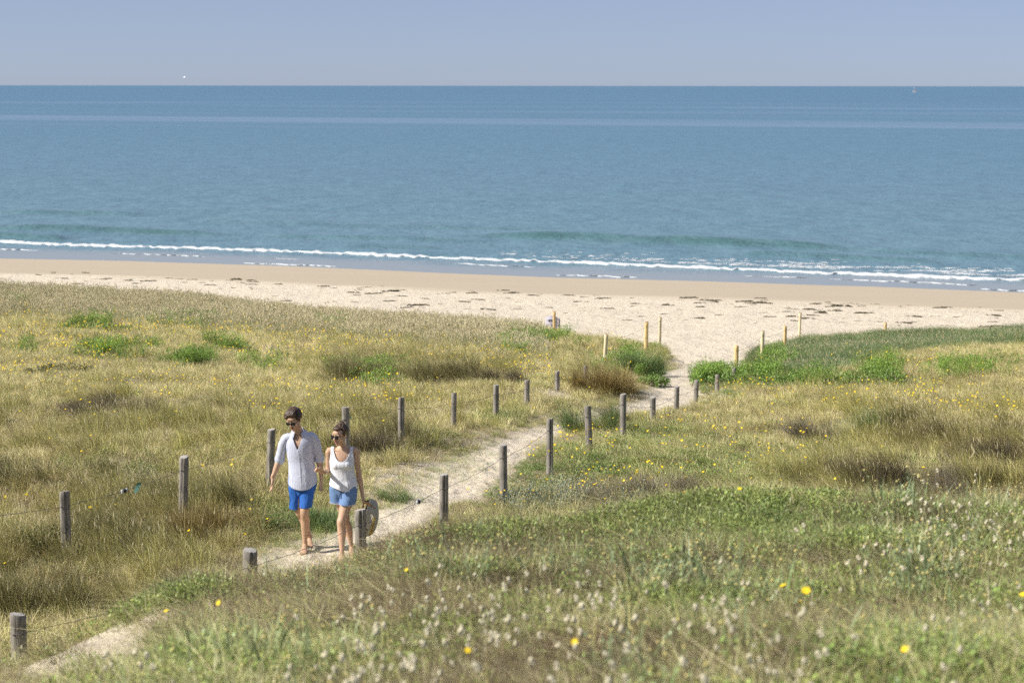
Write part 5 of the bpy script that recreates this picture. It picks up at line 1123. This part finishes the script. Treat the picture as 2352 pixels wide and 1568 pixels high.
    for a, b, h_ in cu:
        P = [tuple(a*(1-t)+b*t) for t in (0, .35, .7, 1)]
        m.tube([(*P[0], .056, .060), (*P[1], .062, .067), (*P[2], .064, .069), (*P[3], .061, .066)], 20, 3)
    cm = remesh(m.mesh('cuff', [M_SHIRT]), .005, 1); wrinkle(cm, .005, 2, 9, 520)
    V = coords(cm); 
    for h_, (a, b, _) in zip((-1, 1), cu): pass
    for h_ in (-1, 1): link('rolled_cuff', cut(cm, (lambda x, y, z: x > 0) if h_ < 0 else (lambda x, y, z: x < 0)), root)
    m = MB()                                          # collar: stand and two flaps
    n = 26; V = []; 
    for i in range(n):
        t = i/(n-1); a = math.radians(-62+t*304)+math.pi/2*0; ang = math.radians(-90+28+t*304)
        cx, cy = -.046+.070*math.cos(ang), .004+.066*math.sin(ang); zt = 1.452+.022*math.sin(ang); fr = max(0, 1-min(t, 1-t)*6)
        ox, oy = math.cos(ang), math.sin(ang)
        V += [(cx, cy, zt-.006), (cx+ox*.014, cy+oy*.016, zt-.022), (cx+ox*(.026+.008*fr), cy+oy*.028-.010*fr, zt-.042-.030*fr)]
    m.add(V, [tuple(f) for f in grid_faces(n, 3)]); co = link('collar', m.mesh('collar', [M_SHIRT]), root); so = co.modifiers.new('t', 'SOLIDIFY'); so.thickness = .004; so.offset = 1
    m = MB(); m.tube([(x_, surf_y(me, x_, z_)-.001, z_, .012, .003) for x_, z_ in ((-.040, 1.225), (-.036, 1.19), (-.030, 1.14), (-.026, 1.09), (-.020, 1.03), (-.017, .98), (-.013, .92), (-.010, .87), (-.006, .82), (-.002, .775))], 8, 2, (0, 1, 0)); link('button_placket', m.mesh('button_placket', [M_SHIRT]), root)
    for z, x in ((1.19, -.036), (1.10, -.027), (1.01, -.019), (.92, -.013)): y = surf_y(me, x, z)-.005; m = MB(); m.ball((x, y, z), (.005, .002, .005)); link('button', m.mesh('button', [M_BTN]), root)
    # shorts
    m = MB()
    m.tube([(-.008, 0, .95, .150, .105), (-.008, 0, .91, .155, .112), (-.008, 0, .86, .162, .118), (-.006, .0, .80, .166, .120)], 28, 3)
    m.tube([(.070, -.005, .88, .098, .112), (.066, -.02, .78, .098, .108), (.050, -.055, .66, .088, .094), (.034, -.085, .555, .080, .084), (.030, -.09, .525, .079, .083)], 24, 3)
    m.tube([(-.090, .005, .88, .095, .112), (-.094, .005, .78, .094, .108), (-.100, .01, .66, .083, .096), (-.106, .015, .53, .074, .090), (-.107, .015, .48, .074, .09)], 24, 3)
    m.ball((-.025, -.02, .72), (.062, .10, .085))
    me = remesh(m.mesh('shorts', [M_BLUE]), .0055, 3); wrinkle(me, .011, 2.6, 5.0, 540); me = cut(me, lambda x, y, z: z < np.where(x > -.045, .548+.06*(.03-x)*.0, .505+.10*np.abs(x+.1))-0.012)
    so = link('shorts', me, root).modifiers.new('t', 'SOLIDIFY'); so.thickness = .003
    return root, (X, D, gz)
def build_woman():
    u, v, s = ray(699.5*0+918.76+900/4.136*0, 1262); D = 20.3
    px = (1000+900/2.375)*2352/4096; u = (px-1176)/FPX; X = u*D/ray(px, 1262)[1]
    gz = float(height(np.array([X]), np.array([D-.2]))[0])-.01
    root = link('person', None, loc=(X, D, gz), label='woman in white tank top and denim shorts, dark hair in a bun, carrying a basket', cat='person', group='couple walking on the sandy path')
    hipL, hipR = (.088, -.01, .80), (-.075, .0, .80); kL, kR = (-.018, -.19, .43), (.020, -.02, .42); aL, aR = (-.002, -.27, .082), (.080, .04, .085)
    shR, shL = (-.160, .0, 1.232), (.142, .01, 1.232); elR, elL = (-.185, .03, .985), (.178, .035, .955); wrR, wrL = (-.215, -.205, 1.030), (.222, .0, .715)
    m = MB()
    m.tube([(-.005, 0, .74, .135, .10), (-.005, .005, .80, .146, .112), (-.01, 0, .90, .120, .090), (-.015, -.002, .97, .115, .085), (-.015, -.005, 1.06, .128, .100), (-.012, -.003, 1.14, .138, .100), (-.010, .003, 1.21, .135, .078), (-.005, .008, 1.26, .075, .056)], 24, 3)
    for sx in (-.060, .040): m.ball((sx, -.066, 1.085), (.054, .044, .054))
    f = lambda a, b, t: tuple(np.array(a)*(1-t)+np.array(b)*t)
    for sh, el, wr, h_ in ((shR, elR, wrR, -1), (shL, elL, wrL, 1)):
        m.tube([(sh[0]-h_*.085, sh[1], sh[2]-.008, .042, .042), (*sh, .044, .046), (*f(sh, el, .3), .040, .042), (*f(sh, el, .7), .034, .036), (*el, .031, .033)], 16, 3)
        m.tube([(*f(sh, el, .93), .031, .033), (*el, .031, .033), (*f(el, wr, .28), .033, .034), (*f(el, wr, .7), .025, .025), (*wr, .021, .018)], 16, 3, (0, 1, 0) if h_ > 0 else (0, 0, 1))
    hand(m, wrR, (-.75, -.30, .42), (.1, -.5, .9), None, .85, -1, .92, .06)
    hand(m, wrL, (.10, -.03, -1), (-.25, -1, 0), None, 1.0, -1, .92)
    for hp, kn, an in ((hipL, kL, aL), (hipR, kR, aR)):
        m.tube([(*f(hp, kn, -.06), .064, .080), (*f(hp, kn, .1), .074, .088), (*f(hp, kn, .35), .080, .086), (*f(hp, kn, .6), .067, .072), (*f(hp, kn, .87), .052, .056), (*f(hp, kn, .98), .052, .057), (kn[0], kn[1], kn[2]-.03, .047, .051), (*(np.array(f(kn, an, .25))+(.003, .020, 0)), .050, .054), (*(np.array(f(kn, an, .42))+(.003, .022, 0)), .049, .052), (*(np.array(f(kn, an, .68))+(0, .012, 0)), .037, .039), (*f(kn, an, .9), .027, .031), (an[0], an[1]+.005, an[2]+.01, .029, .034), (an[0], an[1], an[2]-.03, .027, .034)], 18, 3)
    foot(m, aL, .06, k=.9); foot(m, aR, .10, k=.9)
    C = (-.030, -.040, 1.420); M = rotm(-.62, .12, -.03)
    m.tube([(-.008, .012, 1.23, .060, .050), (-.010, .008, 1.29, .044, .043), (-.018, -.006, 1.35, .042, .045), (-.024, -.01, 1.38, .04, .045)], 16, 3)
    head_pieces(m, C, M, True, .95)
    for s in (-1, 1): m.tube([(-.010+s*.012, -.056, 1.226, .005, .005), (-.010+s*.06, -.056, 1.244, .006, .006), (-.010+s*.12, -.030, 1.254, .007, .007)], 8, 3, (0, 0, 1))
    link('body', remesh(m.mesh('body', [M_SKINW]), .0046, 3), root)
    head_parts(root, C, M, 'w', .95)
    m = MB()                                          # tank top
    m.tube([(.000, -.006, .765, .168, .136), (.0, -.004, .83, .166, .134), (-.004, 0, .90, .150, .120), (-.010, -.004, .99, .140, .112), (-.014, -.010, 1.07, .142, .116), (-.012, -.006, 1.15, .148, .108), (-.010, .004, 1.22, .146, .086), (-.008, .008, 1.266, .10, .064), (-.008, .008, 1.29, .07, .05)], 30, 3)
    m.ball((-.012, -.070, 1.080), (.128, .066, .064)); m.ball((-.066, -.080, 1.080), (.060, .052, .056)); m.ball((.042, -.080, 1.080), (.060, .052, .056)); m.tube([(-.012, -.035, 1.07, .120, .085), (-.010, -.030, .98, .130, .088), (-.006, -.025, .88, .138, .098), (-.002, -.02, .79, .146, .108)], 26, 3)
    me = remesh(m.mesh('tank_top', [M_TANK]), .005, 4)
    wrinkle(me, .009, 2.6, 2.0, 600, lambda V: .12+1.0*sstep(1.04, .86, V[:, 2]))
    def tk(x, y, z):
        xc = x+.010; neck = (y < .02) & (((xc/.098)**2+((z-1.30)/.175)**2) < 1) ; back = (y >= .02) & (((xc/.098)**2+((z-1.30)/.11)**2) < 1)
        arm = (((np.abs(xc)-.198)/.064)**2+((z-1.215)/.155)**2) < 1
        hem = z < .800+.25*np.clip(-x-.03, 0, 1)-.028*np.exp(-((x-.05)/.07)**2)
        return neck | back | arm | hem | (z > 1.275)
    me = cut(me, tk); so = link('tank_top', me, root).modifiers.new('t', 'SOLIDIFY'); so.thickness = .003; so.offset = 1
    m = MB()                                          # shoulder straps over the shoulders
    for s in (-1, 1):
        x = -.010+s*.112; m.tube([(x, -.068, 1.155, .021, .003), (x, -.066, 1.19, .021, .003), (x, -.056, 1.235, .020, .003), (x, -.030, 1.268, .019, .003), (x, .0, 1.281, .019, .003), (x, .035, 1.268, .019, .003), (x, .058, 1.235, .020, .003), (x, .066, 1.18, .022, .003)], 10, 4, (0, 1, .4))
    for i, sx in enumerate((1, -1)): pass
    link('strap', m.mesh('strap', [M_TANK]), root)
    m = MB()                                          # denim shorts
    m.tube([(-.004, 0, .92, .138, .104), (-.004, 0, .86, .156, .118), (-.004, .003, .79, .164, .126), (-.004, .003, .74, .158, .120)], 28, 3)
    m.tube([(.072, -.012, .80, .094, .112), (.064, -.045, .72, .098, .112), (.050, -.085, .64, .095, .106), (.042, -.108, .590, .092, .102), (.040, -.112, .570, .092, .102)], 24, 3)
    m.tube([(-.078, .004, .80, .090, .108), (-.080, .0, .72, .090, .104), (-.078, -.004, .64, .084, .098), (-.076, -.006, .59, .083, .096), (-.076, -.006, .57, .083, .096)], 24, 3)
    me = remesh(m.mesh('denim_shorts', [M_DENIM]), .005, 3); wrinkle(me, .007, 3.0, 8.0, 620); me = cut(me, lambda x, y, z: z < .628+.005*np.sin(x*160))
    so = link('denim_shorts', me, root).modifiers.new('t', 'SOLIDIFY'); so.thickness = .003
    m = MB(); m.tube([(x_, surf_y(me, x_, z_)-.001, z_, .006, .003) for x_, z_ in ((-.032, .845), (-.030, .81), (-.027, .775), (-.024, .74), (-.020, .70))], 8, 2, (0, 1, 0)); link('fly_seam', m.mesh('fly_seam', [M_SEAM]), root)
    m = MB()
    for cx, cy, rx, ry in ((.049, -.088, .0955, .1065), (-.078, -.005, .0865, .1005)):
        for q in range(60):
            a = q/60*6.283; x, y = cx+rx*math.cos(a), cy+ry*math.sin(a); m.tube([(x, y, .634, .0022, .0022), (x+random.gauss(0, .004), y+random.gauss(0, .004), .618-random.random()*.007, .0016, .0016)], 4, 1, (0, 1, .1), closed_round=False)
    link('frayed_hem', m.mesh('frayed_hem', [M_FRAY]), root)
    return root, (X, D, gz), np.array(wrL)
MAN, MP = build_man(); WOM, WP, HANDL = build_woman()
MAN.scale = (1.0, 1.03, 1.034); WOM.scale = (1.03, 1.045, 1.048); HANDL = HANDL*np.array((1.03, 1.045, 1.048)); MAN.location.z += .012

# ------------------------------------------------------------------ straw basket held by the woman
def straw_b(nt, N, L, out):
    c = objco(N); a = N('ShaderNodeAttribute'); a.attribute_name = 'coil'
    s_ = math_(N, L, 'SINE', math_(N, L, 'MULTIPLY', a.outputs['Fac'], 2*math.pi*13)); n = noise(N, L, c, 90, 3)
    k = mixc(N, L, ramp(N, L, s_, [(.2, 0), (.8, 1)]), (.40, .37, .28), (.55, .51, .41)); k = mixc(N, L, n, k, mixc(N, L, .5, k, (.70, .66, .55)))
    principled(N, L, out, k, .85, .15, bump(N, L, s_, .8, .006))
M_STRAWB = mat('woven_straw', straw_b); M_STRAWIN = plain('straw_inside', (.26, .20, .12), .9, .1, .3, 60); M_LEATH = plain('tan_leather', (.55, .29, .09), .5, .35, .2, 30); M_LEATHD = plain('dark_leather_end', (.16, .08, .04), .6, .3); M_YTH = plain('mustard_yarn', (.55, .34, .03), .85, .15, .2, 70); M_RIM = plain('cream_braid', (.66, .58, .44), .85, .15, .35, 90)
def basket():
    # bag frame: opening normal n, long axis of the rim l (nearly vertical because it hangs by one side), short axis s
    n = Vector((-.92, -.10, .34)).normalized(); l = Vector((-.10, .0, 1.0)); l = (l-n*l.dot(n)).normalized(); s = n.cross(l).normalized()
    cr = lambda cx, cy: ((cx-900)/795, (1418-cy)/760)
    x0, z0 = cr(1098, 1055); O = Vector((WP[0]+x0, WP[1]+.02, WP[2]+z0+.018)); K = 1.12
    root = link('straw_basket', None, loc=O, label='straw basket with tan leather handles and mustard lettering held by the woman', cat='basket')
    nr, nc = 26, 40; V = []; co = []
    def pt(t, a, off=0):                              # t 0 rim .. 1 bottom
        rad = math.cos(t*math.pi/2)**.62 if t < 1 else 0
        bulge = 1+.16*math.sin(min(1, t*1.6)*math.pi)
        L_ = .185*rad*bulge+off*.5; S_ = (.105+.05*math.sin(min(1, t*1.5)*math.pi*.6))*rad+off
        dpt = .165*math.sin(t*math.pi/2)**.9
        ex = -.10*t                                   # the belly sags down the long axis
        return (l*(L_*math.cos(a)+ex)+s*(S_*math.sin(a))-n*(dpt+off*.5*t))*K
    for j in range(nr):
        for i in range(nc): V.append(tuple(pt(j/(nr-1), 2*math.pi*i/nc))); co.append(j/(nr-1))
    F = grid_wrap(nr, nc); me = mesh_np('woven_body', V, F4=F, mats=[M_STRAWB], attrs={'coil': np.array(co)}); link('woven_body', me, root)
    V = []
    for j in range(nr):
        for i in range(nc): V.append(tuple(pt(j/(nr-1), 2*math.pi*i/nc, -.008)))
    link('lining', mesh_np('lining', V, F4=F[:, ::-1], mats=[M_STRAWIN]), root)
    m = MB(); P = [pt(0, 2*math.pi*i/48) for i in range(49)]; m.tube([(*p, .008+.002*(i % 2), .008+.002*(i % 2)) for i, p in enumerate(P)], 8, 1, tuple(n), caps=False); link('braided_rim', m.mesh('braided_rim', [M_RIM]), root)
    hx = Vector((WP[0], WP[1], WP[2]))+Vector(tuple(HANDL))+Vector((.02, -.03, -.085))-O
    for sg in (-1, 1):                                # two flat leather handles
        for tgt, aa in ((.06, .75), (.10, 2.1)):
            q = pt(tgt, sg*aa, .006); mid = hx.lerp(q, .5)+n*.02+s*sg*.02
            m = MB(); m.tube([(*hx, .006, .005), (*(hx.lerp(mid, .5)+s*sg*.005), .010, .004), (*mid, .012, .004), (*q, .010, .004)], 8, 4, tuple(s)); link('leather_handle', m.mesh('leather_handle', [M_LEATH]), root)
            q2 = pt(tgt+.22, sg*aa*1.02, .007); m = MB(); m.tube([(*q, .009, .003), (*q2, .007, .003)], 8, 1, tuple(s)); link('handle_end', m.mesh('handle_end', [M_LEATHD]), root)
    # stitched lettering: letter strokes laid on the outer side seen from the camera
    cu = bpy.data.curves.new('txt', 'FONT'); cu.body = 'Macon'; cu.size = .105; cu.extrude = .0; cu.shear = .35; cu.offset = .0015; cu.resolution_u = 3
    to = bpy.data.objects.new('txt', cu); COL.objects.link(to); bpy.context.view_layer.update(); tm = bpy.data.meshes.new_from_object(to); bpy.data.objects.remove(to)
    import bmesh
    bm = bmesh.new(); bm.from_mesh(tm); bmesh.ops.triangulate(bm, faces=bm.faces); bmesh.ops.subdivide_edges(bm, edges=bm.edges, cuts=1); bm.to_mesh(tm); bm.free()
    T = coords(tm); mx = T[:, 0].max(); T[:, 0] -= mx/2; sg = 1 if s.y < 0 else -1
    W = []
    for x, y, _ in T:
        yc = (y-.035)
        lc = -.10+x*.86-yc*.35; tt = .50+yc*2.6+x*-.55                 # along the belly: up the long axis and across the bowl
        a = sg*math.pi/2-0; tt = min(.93, max(.1, tt)); rad = math.cos(tt*math.pi/2)**.62; bulge = 1+.16*math.sin(min(1, tt*1.6)*math.pi)
        ca = max(-.9, min(.9, (lc+.10*tt)/(.185*rad*bulge))); a = sg*math.acos(ca)
        W.append(tuple(pt(tt, a, .004)))
    setco(tm, np.array(W)); tm.materials.clear(); tm.materials.append(M_YTH); lo = link('stitched_lettering', tm, root); q = lo.modifiers.new('t', 'SOLIDIFY'); q.thickness = .004; q.offset = 0
basket()
